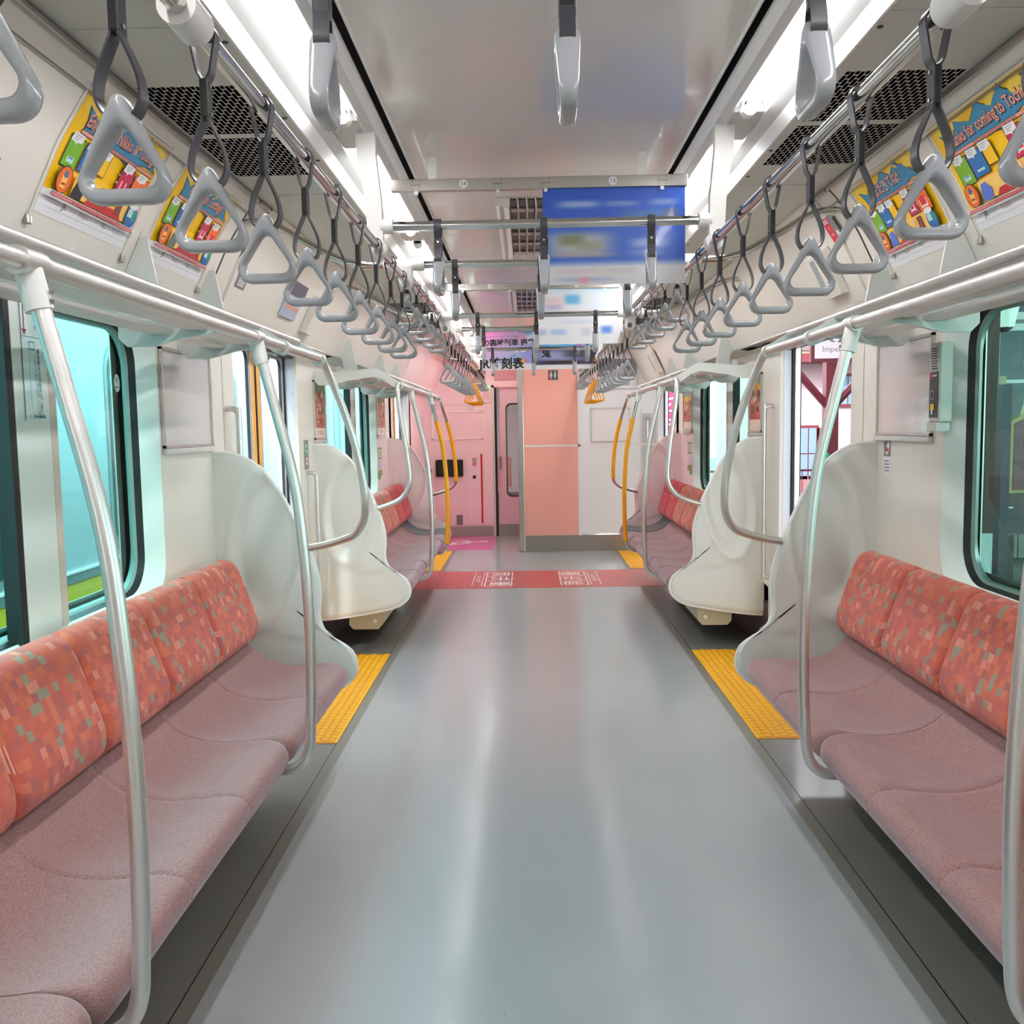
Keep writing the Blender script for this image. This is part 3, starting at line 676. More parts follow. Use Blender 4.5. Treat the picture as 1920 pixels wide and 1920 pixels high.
# ------------------------------------------------------------------ benches
PAN = [(1.285, .575), (1.24, .553), (1.195, .512), (1.13, .462), (1.03, .438), (.93, .440), (.87, .449), (.83, .446), (.808, .430), (.800, .405), (.808, .375), (.832, .355), (.88, .348), (1.0, .352), (1.15, .362), (1.285, .38)]
BACK = [(1.335, .865), (1.30, .880), (1.268, .876), (1.247, .858), (1.225, .815), (1.198, .745), (1.172, .670), (1.160, .625), (1.163, .585), (1.183, .556), (1.22, .545), (1.27, .55), (1.335, .58)]
def cushion(s, prof, y0, y1, m, name, parent, creases=(), r=.028, fr=0, dip=None, steps=None):
    cx = sum(p[0] for p in prof)/len(prof); cz = sum(p[1] for p in prof)/len(prof)
    P = [Vector(p) for p in prof]; Q = []
    for i in range(len(P)-1):
        p0 = P[max(i-1, 0)]; p1, p2 = P[i], P[i+1]; p3 = P[min(i+2, len(P)-1)]
        for k_ in range(3):
            t = k_/3; Q.append(.5*((2*p1)+(-p0+p2)*t+(2*p0-5*p1+4*p2-p3)*t*t+(-p0+3*p1-3*p2+p3)*t**3))
    Q.append(P[-1]); n = len(Q)
    L = [0]
    for a, b in zip(Q, Q[1:]): L.append(L[-1]+(b-a).length)
    ys = [y0+r*(1-math.cos(k_*PI/12)) for k_ in range(6)]
    N_ = steps or max(6, int((y1-y0)/.02)); a, b = y0+r, y1-r
    mid = [a+(b-a)*k_/N_ for k_ in range(N_+1)]
    for c in creases: mid += [c-.012, c-.006, c-.003, c, c+.003, c+.006, c+.012]
    ys += sorted(mid); ys += [y1-r*(1-math.cos(k_*PI/12)) for k_ in range(5, -1, -1)]
    vs = []; uv = []
    hx = max(p[0] for p in prof)-min(p[0] for p in prof); hz = max(p[1] for p in prof)-min(p[1] for p in prof)
    for y in ys:
        d = min(y-y0, y1-y); ins = r-math.sqrt(max(0, r*r-(r-d)**2)) if d < r else 0
        fi = 0
        if fr and d < fr: fi = fr-math.sqrt(max(0, fr*fr-(fr-d)**2))
        cr = sum(math.exp(-((y-c)/.006)**2)*.010+math.exp(-((y-c)/.03)**2)*.004 for c in creases)
        for i, q_ in enumerate(Q):
            x, z = q_
            dd = cr+(dip(y, x, z) if dip else 0)
            v = Vector((cx-x, cz-z)); ln = v.length or 1
            sx = ins*min(1, abs(x-cx)/(hx*.35)); sz = ins*min(1, abs(z-cz)/(hz*.30))
            x2 = x+math.copysign(sx, cx-x); z2 = z+math.copysign(sz, cz-z)
            if fi: x2 += fi*max(0, min(1, (1.02-x)/.2))*.9
            top = 1 if i < n*.62 else 0
            if dip: z2 -= dd*top
            else: x2 += dd*top*.8; z2 -= dd*.4*top
            vs.append((s*x2, y, z2)); uv.append((y, L[i]))
    m_ = MB(); fs = [[j*n+i, j*n+i+1, (j+1)*n+i+1, (j+1)*n+i] for j in range(len(ys)-1) for i in range(n-1)]
    fs += [list(range(n)), [(len(ys)-1)*n+i for i in range(n)]]
    m_.add(vs, fs, m, uv)
    return m_.build(name, parent, ang=60)
def bench(s, ys, label, group, reds=0, ymin=None):
    """ys: seat boundaries from the near end to the far end"""
    t = thing('bench_seat', label, 'bench', (0, 0, 0), group=group)
    y0, y1 = ys[0], ys[-1]
    def dip(y, x, z):
        for a, b in zip(ys, ys[1:]):
            if a <= y <= b:
                c = (a+b)/2; w = (b-a)/2; k_ = max(0, 1-((y-c)/w)**2); f = math.exp(-((x-1.08)/.13)**2)
                ridge = .006*math.exp(-((y-a)/.05)**2)+.006*math.exp(-((y-b)/.05)**2)
                fx = max(0, min(1, (x-.84)/.06))
                return .016*k_*f-ridge*fx*.6
        return 0
    n = len(ys)-1
    gp = [(0, 2), (2, 5), (5, 7)] if n == 7 else [(0, 3), (3, n)]
    for a, b in gp:
        cushion(s, PAN, ys[a]+.002, ys[b]-.002, SEAT, 'seat_cushion', t, creases=ys[a+1:b], r=.022, fr=.055, dip=dip)
    for i in range(n):
        cushion(s, BACK, ys[i]+.001, ys[i+1]-.001, REDC if i >= n-reds else PLAID, 'backrest_cushion', t, r=.03 if i < n-1 else .03)
    if reds:
        for i in range(n-reds, n):
            c = (ys[i]+ys[i+1])/2
            sh = Sheet(lambda u, v, h, c=c: (s*(1.20-v*.38-.004-h), c+s*-1*u, .76+v*.9)); sh.text('優先席', 0, .0, .05, WF); sh.build('backrest_lettering', t)
    m_ = MB(); m_.box(s*1.24, s*1.38, y0, y1, .30, .56, mat('seat_base', (120, 92, 88), .5)); m_.box(s*.90, s*1.30, y0+.03, y1-.03, .335, .352, mat('seat_pan_under', (70, 60, 58), .5))
    m_.box(s*1.335, s*1.379, y0, y1, .56, .846, mat('seat_back_shell', (226, 214, 202), .5)); m_.build('seat_shell', t, sm=False)
    # cream heater under the seat
    m_ = MB(); m_.xz([(s*x, z) for x, z in ((1.0, .335), (1.0, .155), (1.03, .122), (1.19, .122), (1.215, .15), (1.215, .335))], y0+.06, y1-.04, HEAT)
    m_.cyl((s*1.05, y0+.055, .175), (s*1.05, y0+.061, .175), .012, PAPER, 12); m_.build('heater_box', t, sm=False)
    return t
P_ = .432; e1 = 3.66
ysN = [e1+.155-P_*7-.03+P_*0]
ysN = [3.825-.43-P_*k for k in range(6, -1, -1)]+[3.825]; ysN = [ysN[0]]+ysN[1:]
ysN = [.80, 1.05, 1.48, 1.905, 2.33, 2.76, 3.20, 3.83][0:]
ysN = [.62, 1.05, 1.48, 1.905, 2.33, 2.76, 3.215, 3.80]
ysN[-1] = 3.69
bench(-1, ysN, 'near left bench with mauve seat and orange patterned backrest under the aqua window', 'benches along the side walls')
bench(1, ysN, 'near right bench with mauve seat and orange patterned backrest beside the open door', 'benches along the side walls')
ysF = [5.74+.425*k for k in range(8)]
bench(-1, ysF, 'far left bench with two red priority backrests before the pink partition', 'benches along the side walls', reds=2)
bench(1, ysF, 'far right bench with two red priority backrests before the pink partition', 'benches along the side walls', reds=2)
for s in (-1, 1):
    t = thing('priority_seat_cover', 'charcoal last seat surface at the far end of the %s priority bench' % SIDE[s], 'cushion', (0, 0, 0))
    cushion(s, [(x, z+.004) for x, z in PAN], 8.27, 8.715, SEATP, 'cover', t, r=.02, fr=.05)

# ------------------------------------------------------------------ racks
BRK = [(.828, 1.655), (.838, 1.682), (.862, 1.690), (.975, 1.762), (1.0, 1.768), (1.24, 1.748), (1.372, 1.756), (1.372, 1.695), (1.345, 1.668), (1.26, 1.668), (1.16, 1.694), (1.0, 1.716), (.955, 1.703), (.868, 1.640), (.845, 1.632), (.83, 1.64)]
def rack(s, y0, y1, bys, label):
    t = thing('luggage_rack', label, 'luggage rack', (0, 0, 0), group='luggage racks above the benches')
    MB().tube([(s*.845, y0, 1.660), (s*.845, y1, 1.660)], .0165, ALU, 20).build('front_rail', t)
    MB().tube([(s*.925, y0+.02, 1.724), (s*.925, y1-.02, 1.724)], .0125, ALU, 16).build('upper_rail', t)
    for x in (1.0, 1.115, 1.23):
        z = 1.742-(x-1.0)*.10
        m = MB(); pr = [(x, z)]
        pr = [(x-.036, z-.008), (x-.030, z-.014)]
        for k_ in range(5): xx = x-.026+k_*.012; pr += [(xx, z-.014), (xx+.003, z-.0165), (xx+.006, z-.0165), (xx+.009, z-.014)]
        pr += [(x+.034, z-.014), (x+.040, z-.008), (x+.040, z+.002), (x-.036, z+.002)]
        m.xz([(s*a, b) for a, b in pr], y0+.01, y1-.01, ALU); m.build('rack_slat', t, sm=False)
    for y in bys:
        m = MB(); m.xz([(s*a, b) for a, b in BRK], y-.009, y+.009, RACKP); m.tube([(s*.845, y-.014, 1.660), (s*.845, y+.014, 1.660)], .0225, RACKP, 20); m.build('rack_bracket', t, sm=False)
    return t
rack(-1, .66, 3.54, (.67, 3.0, 3.53), 'near left luggage rack of aluminium slats above the aqua window')
rack(1, .66, 3.54, (.67, 3.0, 3.53), 'near right luggage rack of aluminium slats above the green window')
rack(-1, 5.74, 8.32, (5.75, 6.35, 7.35, 8.0, 8.31), 'far left luggage rack above the priority bench')
rack(1, 5.74, 8.32, (5.75, 6.35, 7.35, 8.0, 8.31), 'far right luggage rack above the priority bench')
WHERE = {2.80: 'between the two comic posters', 3.40: 'beside the door header', 6.0: 'at the start of the far rack', 7.3: 'half way along the far rack', 8.2: 'at the pink end of the far rack'}
for s in (-1, 1):
    for y in (2.80, 3.40, 6.0, 7.3, 8.2):
        t = thing('rack_support', 'thin white sloping support plate on the %s, %s' % (SIDE[s], WHERE[y]), 'bracket', (0, y, 0), group='sloping plates above the racks')
        m = MB(); m.xz([(s*a, b) for a, b in ((1.26, 1.972), (1.186, 1.972), (1.184, 1.962), (1.148, 1.765), (1.155, 1.745), (1.238, 1.745), (1.240, 1.825), (1.272, 1.88))], -.004, .004, RACKP); m.build('plate', t, sm=False)
        m = MB(); m.box(s*1.255, s*1.29, .004, .02, 1.74, 1.80, RACKP, .002); m.build('foot', t, sm=False)

# ------------------------------------------------------------------ grab poles
def pole(s, y, label, sleeve=None, far=0):
    t = thing('grab_pole', label, 'grab pole', (0, y, 0), group='curved grab poles of the benches')
    p = [(.843, 1.640), (.826, 1.58), (.795, 1.45), (.760, 1.30), (.741, 1.18), (.728, 1.02), (.721, .88), (.719, .74), (.722, .60), (.727, .50), (.731, .45), (.745, .408), (.775, .380), (.81, .372), (.87, .372)]
    P = [(s*a, 0, b) for a, b in p]
    r = .0155
    if sleeve:
        MB().tube(P, .014, CHROME, 16, sm=5).build('tube', t)
        lo, hi = sleeve; Q = [(s*a, 0, b) for a, b in p if lo <= b <= hi]
        MB().tube(Q, .0175, YPOLE, 16, sm=5).build('yellow_sleeve', t)
    else: MB().tube(P, r, ALU, 20, sm=6).build('tube', t)
    m = MB(); m.tube([(s*.845, -.033, 1.660), (s*.845, .033, 1.660)], .0225, ALU if not sleeve else BRKT, 20)
    m.tube([(s*.846, 0, 1.655), (s*.830, 0, 1.585)], .0215, BRKT, 20); m.build('joint', t)
    m = MB()
    for z in (1.60, 1.615): m.cyl((s*.812, 0, z), (s*.808, 0, z-.001), .004, STEELD, 8)
    m.build('screws', t)
pole(-1, 1.47, 'brushed grab pole at the very front left, nearest of the left poles')
pole(1, 1.47, 'brushed grab pole at the very front right, cut by the picture edge')
pole(-1, 2.70, 'brushed grab pole at the far part of the near left bench')
pole(1, 2.62, 'brushed grab pole at the far part of the near right bench')
pole(-1, 6.25, 'thin distant silver grab pole on the far left bench')
pole(1, 6.25, 'thin distant silver grab pole on the far right bench')
pole(-1, 7.52, 'yellow-sleeved grab pole on the left priority seats', sleeve=(.42, 1.5))
pole(1, 7.52, 'yellow-sleeved grab pole on the right priority seats', sleeve=(.42, 1.5))
def hoop(s, pts, label, sleeve=None):
    t = thing('grab_hoop', label, 'grab pole', (0, 0, 0), group='bent grab bars joining rack and partition')
    P = [(s*a, y, b) for a, y, b in pts]
    MB().tube(P, .0155 if not sleeve else .013, ALU if not sleeve else CHROME, 18, sm=6).build('tube', t)
    if sleeve: MB().tube([P[i] for i in sleeve], .0175, YPOLE, 16, sm=6).build('yellow_sleeve', t)
    m = MB(); a = Vector(P[0]); m.tube([a+Vector((0, -.02, 0)) if pts[0][1] < pts[-1][1] else a+Vector((0, .02, 0)), a], .0215, BRKT, 18); m.build('collar', t)
for s, nm in ((-1, 'left'), (1, 'right')):
    hoop(s, [(.845, 3.54, 1.66), (.842, 3.59, 1.645), (.822, 3.63, 1.58), (.79, 3.66, 1.48), (.757, 3.68, 1.36), (.728, 3.70, 1.20), (.722, 3.71, 1.09), (.735, 3.73, 1.02), (.775, 3.76, .965), (.83, 3.79, .94), (.91, 3.82, .915), (.985, 3.845, .90)],
         'brushed grab bar bending from the near %s rack down to the white partition' % nm)
    hoop(s, [(.845, 5.74, 1.66), (.856, 5.705, 1.655), (.85, 5.685, 1.60), (.842, 5.68, 1.52), (.822, 5.675, 1.38), (.80, 5.67, 1.22), (.79, 5.67, 1.10), (.80, 5.67, 1.03), (.84, 5.67, .97), (.90, 5.67, .935), (.99, 5.68, .905)],
         'silver grab bar bending down just beyond the %s door at the far bench' % nm)
    hoop(s, [(.845, 8.32, 1.645), (.842, 8.40, 1.63), (.83, 8.48, 1.57), (.80, 8.56, 1.45), (.77, 8.6, 1.32), (.745, 8.63, 1.16), (.735, 8.64, 1.0), (.735, 8.65, .90), (.75, 8.66, .86), (.80, 8.68, .82), (.88, 8.70, .79), (.97, 8.72, .765)],
         'yellow-sleeved bar bending to the pink partition on the %s' % nm, sleeve=(3, 4, 5, 6, 7))
# vertical handles on door pillars
for s, y, z0, z1, lab in ((-1, 5.50, .48, 1.14, 'slim steel handle on the pillar beyond the closed left door'), (1, 5.46, .48, 1.49, 'slim steel handle on the pillar beyond the open right door'), (-1, 4.05, .6, 1.49, 'steel handle on the pillar just before the closed left door'), (1, 4.05, .6, 1.49, 'steel handle hidden on the pillar before the open right door')):
    if s == 1 and y < 5: continue
    t = thing('door_handrail', lab, 'handrail', (0, y, 0), group='steel handles beside the doors')
    MB().tube([(s*1.38, 0, z1), (s*1.345, 0, z1), (s*1.328, 0, z1-.02), (s*1.325, 0, z1-.06), (s*1.325, 0, z0+.06), (s*1.328, 0, z0+.02), (s*1.345, 0, z0), (s*1.38, 0, z0)], .0125, ALU, 14, sm=4).build('bar', t)

# ------------------------------------------------------------------ strap rails, brackets, cross bars
def rail(s, y0, y1, z, x, label):
    t = thing('strap_rail', label, 'handrail', (0, 0, 0), group='long chrome rails for hand straps')
    MB().tube([(s*x, y0, z), (s*x, y1, z)], .0135, CHROME, 20).build('tube', t); return t
rail(-1, -1.0, 3.47, 1.93, .50, 'long chrome strap rail above the near left bench')
rail(1, -1.0, 3.47, 1.93, .50, 'long chrome strap rail above the near right bench')
rail(-1, 3.47, 5.10, 1.985, .515, 'chrome strap rail between the doors on the left, raised')
rail(1, 3.47, 5.10, 1.985, .515, 'chrome strap rail between the doors on the right, raised')
rail(-1, 5.08, 8.42, 1.93, .50, 'distant chrome strap rail above the far left bench')
rail(1, 5.08, 8.42, 1.93, .50, 'distant chrome strap rail above the far right bench')
rail(-1, 8.42, 10.2, 1.985, .515, 'last chrome strap rail on the left near the end wall')
rail(1, 8.42, 10.2, 1.985, .515, 'last chrome strap rail on the right near the toilet wall')
bname = {1.25: 'nearest the camera', 2.83: 'at the near cross bar', 5.76: 'at the far cross bar', 7.27: 'above the priority seats'}
for s in (-1, 1):
    for y in (1.25, 2.83, 5.76, 7.27):
        t = thing('rail_bracket', 'white ceiling bracket of the %s strap rail, %s' % (SIDE[s], bname[y]), 'bracket', (0, y, 0), group='white brackets under the ceiling')
        m = MB(); m.xz([(s*a, b) for a, b in ((.500, 2.30), (.560, 2.30), (.556, 2.20), (.535, 2.07), (.530, 1.96), (.524, 1.925), (.505, 1.905), (.487, 1.92), (.485, 1.96), (.487, 2.06), (.50, 2.20))], -.016, .016, BRKT); m.build('arm', t, sm=False)
        m = MB(); m.tube([(s*.50, -.035 if y < 2 else -.022, 1.93), (s*.50, .035 if y < 2 else .022, 1.93)], .0255, BRKT, 24); m.build('collar', t)
        m = MB(); m.tube([(s*.492, 0, 1.995), (s*.455, 0, 1.995)], .022, BRKT, 20); m.cyl((s*.47, -.021, 1.995), (s*.47, -.0235, 1.995), .005, STEELD, 10); m.build('socket', t)
        m = MB(); m.box(s*.495, s*.565, -.035, .05, 2.286, 2.29, BLACKG); m.build('ceiling_slot', t, sm=False)
cname = {1.25: 'cross bar overhead just in front of the camera', 2.83: 'cross bar in front of the large blue hanging advert', 5.76: 'thin far cross bar between the two ceiling grilles', 7.27: 'farthest cross bar before the timetable advert'}
for y in (1.25, 2.83, 5.76, 7.27):
    t = thing('cross_rail', 'straight chrome '+cname[y], 'handrail', (0, y, 0), group='chrome cross bars'); MB().tube([(-.47, 0, 1.995), (.47, 0, 1.995)], .0135, CHROME, 20).build('tube', t)
arch = [(1.165, 2.135), (1.15, 2.150), (1.12, 2.160), (1.075, 2.163), (1.02, 2.158), (.965, 2.138), (.90, 2.098), (.84, 2.066), (.785, 2.036), (.725, 2.010), (.65, 1.997), (.56, 1.995)]
for y, lab in ((3.49, 'arched chrome bar across the car at the near side of the doors'), (5.08, 'arched chrome bar across the car at the far side of the doors'), (8.42, 'arched chrome bar across the car before the end doors')):
    t = thing('arched_rail', lab, 'handrail', (0, y, 0), group='arched bars over the doorway')
    MB().tube([(-a, 0, b) for a, b in arch]+[(a, 0, b) for a, b in arch[::-1]], .0135, CHROME, 18, sm=2).build('tube', t)
    for s in (-1, 1):
        m = MB(); m.tube([(s*.585, 0, 1.995), (s*.435, 0, 1.995)], .022, BRKT, 20)
        yy = -.028 if y != 5.08 else .028
        m.box(s*.475, s*.53, yy-.022, yy+.022, 1.925, 1.99, BRKT, .008); m.tube([(s*.50, yy-.026, 1.93), (s*.50, yy+.026, 1.93)], .024, BRKT, 20); m.build('joint', t)

# ------------------------------------------------------------------ hand straps
def rtri(top, hw, bot, rt, rb, n=64, c=(0, -.075)):
    """rounded triangle sampled by angle about c"""
    V = [Vector((0, top)), Vector((hw, bot)), Vector((-hw, bot))]; R = [rt, rb, rb]; pts = []
    for i in range(3):
        p = V[i]; a = (V[i-1]-p).normalized(); b = (V[(i+1) % 3]-p).normalized()
        ang = a.angle(b); d = R[i]/math.tan(ang/2); cen = p+(a+b).normalized()*(R[i]/math.sin(ang/2)); s0 = p+a*d; s1 = p+b*d
        e0 = s0-cen; e1_ = s1-cen; a0 = math.atan2(e0.y, e0.x); a1 = math.atan2(e1_.y, e1_.x)
        while a1-a0 > PI: a1 -= 2*PI
        while a1-a0 < -PI: a1 += 2*PI
        for k_ in range(9): t = a0+(a1-a0)*k_/8; pts.append(cen+Vector((math.cos(t), math.sin(t)))*R[i])
    C_ = Vector(c); out = []
    m = len(pts)
    for k_ in range(n):
        d = Vector((math.sin(2*PI*k_/n), math.cos(2*PI*k_/n))); best = 0
        for i in range(m):
            p, q_ = pts[i]-C_, pts[(i+1) % m]-C_; e = q_-p; den = d.x*e.y-d.y*e.x
            if abs(den) < 1e-12: continue
            t = (p.x*e.y-p.y*e.x)/den; u = (p.x*d.y-p.y*d.x)/den
            if t > 0 and -1e-6 <= u <= 1+1e-6: best = max(best, t)
        out.append(C_+d*best)
    return out
def grip_mesh(m, W_=.0525, H_=.118, z0=0, name='grip'):
    n = 72; c = (0, -.072*H_/.118)
    O = rtri(.006, W_+.011, -H_, .007, .022, n, c); I = rtri(-.027*H_/.118, W_-.003, -H_+.0165, .014, .012, n, c)
    vs = []; K = 16
    for o, i in zip(O, I):
        mid = (o+i)/2; h = (o-i)/2; zz = mid.y
        d = .0105+(.008)*max(0, min(1, (zz+H_)/H_))
        for k_ in range(K):
            a = 2*PI*k_/K; ca, sa = math.cos(a), math.sin(a); e = .5
            r = (abs(ca)**(2/e)+abs(sa)**(2/e))**(-e/2)
            vs.append((mid.x+h.x*ca*r, d*sa*r, z0+mid.y+h.y*ca*r))
    fs = [[a*K+k_, a*K+(k_+1) % K, ((a+1) % n)*K+(k_+1) % K, ((a+1) % n)*K+k_] for a in range(n) for k_ in range(K)]
    mb = MB(); mb.add(vs, fs, m); return mb
def band(mb, path, w, th, m):
    """flat belt along an xz path, width along y"""
    P = [Vector((a, 0, b)) for a, b in path]; vs = []
    for i, p in enumerate(P):
        t = (P[min(i+1, len(P)-1)]-P[max(i-1, 0)]).normalized(); nrm = Vector((-t.z, 0, t.x))
        for sy, sn in ((-1, -1), (1, -1), (1, 1), (-1, 1)): vs.append(p+Vector((0, sy*w/2, 0))+nrm*sn*th/2)
    fs = [[4*i+k_, 4*i+(k_+1) % 4, 4*i+4+(k_+1) % 4, 4*i+4+k_] for i in range(len(P)-1) for k_ in range(4)]
    mb.add(vs, fs+[[0, 1, 2, 3], [4*len(P)-4+k_ for k_ in range(4)]], m)
def make_strap(kind, label, cat, group):
    """origin at the centre of the rail; kind long / short / orange"""
    drop = {'long': .29, 'short': .205, 'orange': .345}[kind]
    H_ = {'long': .118, 'short': .118, 'orange': .19}[kind]; gz = -(drop-H_)
    t = thing({'long': 'hand_strap', 'short': 'hand_strap', 'orange': 'hand_strap'}[kind], label, cat, group=group)
    bm_, gm = (BELT, GRIP) if kind != 'orange' else (mat('belt_orange', (214, 140, 60), .5), ORANGE)
    m = MB(); arc = [(.0175*math.sin(a), .0175*math.cos(a)) for a in [math.radians(x) for x in range(-120, 121, 20)]]
    if kind == 'short':
        b0 = -.03; mid = (-.045, -.075)
    else:
        b0 = gz*.32; mid = (gz*.36, gz*.62)
    low = gz
    for sgn in (-1, 1):
        p = [(0, .0178), (sgn*.011, .0145), (sgn*.0172, .004), (sgn*.0175, -.006), (sgn*.015, -.018), (sgn*.009, (b0-.01)*.75), (sgn*.0035, mid[0]), (sgn*.0035, mid[1])]
        if kind == 'short': p += [(sgn*.006, low+.02), (sgn*.012, low+.002), (sgn*.014, low-.014), (sgn*.008, low-.03), (0, low-.033)]
        else: p += [(sgn*.009, mid[1]*.75+low*.25), (sgn*.019, mid[1]*.4+low*.6), (sgn*.024, low+.008), (sgn*.0245, low-.008), (sgn*.018, low-.022), (sgn*.006, low-.031), (0, low-.032)]
        P = [Vector(x) for x in p]; Q = []
        for i in range(len(P)-1):
            p0 = P[max(i-1, 0)]; p1, p2 = P[i], P[i+1]; p3 = P[min(i+2, len(P)-1)]
            for k_ in range(4):
                u = k_/4; Q.append(.5*((2*p1)+(-p0+p2)*u+(2*p0-5*p1+4*p2-p3)*u*u+(-p0+3*p1-3*p2+p3)*u**3))
        Q.append(P[-1]); band(m, [(q_.x, q_.y) for q_ in Q], .021, .0028, bm_)
    m.build('belt', t)
    m = MB(); m.box(-.0058, .0058, -.0122, .0122, mid[1]-.004, mid[0]+.004, BUCK if kind != 'orange' else BUCK, .003)
    for z in (mid[0]-.004, mid[1]+.004): m.cyl((-.0075, 0, z), (.0075, 0, z), .003, STEEL, 8)
    m.build('buckle', t)
    grip_mesh(gm, H_=H_, z0=gz, W_=.0525 if kind != 'orange' else .056).build('grip', t, ang=80)
    return t
def dup(root, loc, rz, label, group):
    r = root.copy(); COL.objects.link(r); r.location = loc; r.rotation_euler = (0, 0, rz); r['label'] = label; r['group'] = group
    for ch in list(root.children):
        c = ch.copy(); COL.objects.link(c); c.parent = r
    return r
protos = {}
def strap(kind, loc, rz, label, group):
    if kind not in protos:
        t = make_strap(kind, label, 'hand strap', group); t.location = loc; t.rotation_euler = (0, 0, rz); protos[kind] = t; return t
    return dup(protos[kind], loc, rz, label, group)
nearL = [1.035, 1.315, 1.595, 1.89, 2.17, 2.47, 2.765, 3.06, 3.33]
nearR = [1.035, 1.325, 1.61, 1.88, 2.17, 2.45, 2.74, 3.02, 3.29]
WAYS = ['cut off at the picture corner', 'in front of the first comic poster', 'in front of the second comic poster', 'left of the curved header', '', '', '', '', '']
for s, ys in ((-1, nearL), (1, nearR)):
    ys = [.76]+ys
    for i, y in enumerate(ys):
        strap('long', (s*.50, y, 1.93), random.uniform(-.05, .05), 'grey triangular strap on the near %s rail, %s from the front' % (SIDE[s], ORD[i]), 'grey straps above the near %s bench' % SIDE[s])
    for i in range(5):
        strap('short', (s*.515, 3.60+.31*i, 1.985), random.uniform(-.05, .05), 'short grey strap on the %s rail between the doors, %s from the front' % (SIDE[s], ORD[i]), 'short straps between the %s doors' % SIDE[s])
    for i in range(8):
        strap('long', (s*.50, 5.22+.27*i, 1.93), 0, 'distant grey strap above the far %s bench, %s in its row' % (SIDE[s], ORD[i]), 'grey straps above the far %s bench' % SIDE[s])
    for i in range(4):
        strap('orange', (s*.50, 7.42+.26*i, 1.93), 0, 'orange strap above the %s priority seats, %s of four' % (SIDE[s], ORD[i]), 'orange priority straps on the %s' % SIDE[s])
    for i in range(6):
        strap('short', (s*.515, 8.6+.28*i, 1.985), 0, 'far grey strap by the end %s door, %s in its row' % (SIDE[s], ORD[i]), 'straps at the %s end door' % SIDE[s])
cb = {1.25: 'nearest cross bar', 2.83: 'cross bar before the blue advert', 3.49: 'near arched bar', 5.08: 'far arched bar', 5.76: 'far straight bar', 7.27: 'last straight bar'}
for y in (1.25, 2.83, 3.49, 5.08, 5.76, 7.27):
    for x, w in ((-.322, 'left'), (-.005, 'middle'), (.315, 'right')):
        strap('short', (x, y, 1.995), PI/2+random.uniform(-.06, .06), '%s grey strap turned edge-on, hanging from the %s' % (w, cb[y]), 'edge-on straps on the '+cb[y])

# ------------------------------------------------------------------ ceiling lights
tn = 0
LY = [(-2.7, -1.5), (-1.2, 0.0), (.15, 1.35), (1.47, 2.70), (3.0, 4.22), (4.45, 5.66), (5.92, 7.15), (7.4, 8.6), (8.8, 10.0), (10.3, 11.5)]
LW = ['', '', 'overhead beside the nearest cross bar', 'ending at the near white bracket', 'just beyond the near white bracket', 'over the doorway', 'over the start of the far bench', 'over the priority seats', 'over the end doors', 'at the end wall']
for s in (-1, 1):
    for i, (a, b) in enumerate(LY):
        t = thing('fluorescent_lamp', 'lit white tube lamp in the %s ceiling trough, %s' % (SIDE[s], LW[i] or ('behind the camera' if i else 'far behind the camera')), 'lamp', (s*.567, 0, 2.262), group='tube lamps in the %s trough' % SIDE[s])
        MB().tube([(0, a+.03, 0), (0, b-.03, 0)], .0145, TUBE, 16).build('tube', t)
        for yy, dd in ((a, .035), (b, -.035)):
            m = MB(); m.tube([(0, yy, 0), (0, yy+dd, 0)], .0205, TRIMW, 18); m.box(-.016, .016, min(yy, yy+dd), max(yy, yy+dd), 0, .028, TRIMW); m.build('holder', t)
    # cross ribs between light sections
mb = MB()
for s in (-1, 1):
    for (a, b), (c, d_) in zip(LY, LY[1:]):
        mb.box(s*.53, s*.62, b+.02, c-.02, 2.268, 2.29, TROUGH)
struct(mb.build('trim_31', sm=False))

# ------------------------------------------------------------------ hanging adverts
def banner_rail(y, z, x0, x1, nums, label):
    t = thing('banner_rail', label, 'poster rail', (0, y, z), group='steel rails of the hanging adverts')
    MB().box(x0, x1, -.014, .014, -.019, .019, STEEL, .002).build('rail', t)
    m = MB()
    for x in (x0+.14, x1-.15): m.box(x-.014, x+.014, -.006, .006, .019, 2.30-z, BRKT)
    m.build('hangers', t, sm=False)
    m = MB()
    for x in (x0+.085, x0+.36, x0+.52, x1-.085): 
        m.box(x-.017, x+.017, -.017, -.014, -.003, .003, STEELD); m.box(x-.006, x+.006, -.012, .006, -.030, -.019, PAPER)
        for dx in (-.012, .012):
            for dz in (-.012, .012): m.cyl((x+dx, -.014, dz), (x+dx, -.016, dz), .003, STEELD, 8)
    m.build('clips', t, sm=False)
    for x, n_ in nums:
        sh = Sheet(lambda u, v, h: (u, -.0145-h, v)); sh.ell(x, .001, .014, .014, PAPER); sh.text(n_, x, 0, .018, INK); sh.build('number_disc', t)
banner_rail(3.20, 2.205, -.51, .485, ((-.265, '14'), (.235, '13')), 'long steel poster rail numbered 14 and 13 across the ceiling')
banner_rail(5.47, 2.205, -.51, .485, ((-.265, '10'), (.235, '9')), 'second steel poster rail under the ceiling, farther back')
banner_rail(7.80, 2.205, -.51, .485, ((-.265, '6'), (.235, '5')), 'third steel poster rail, holding the timetable advert')
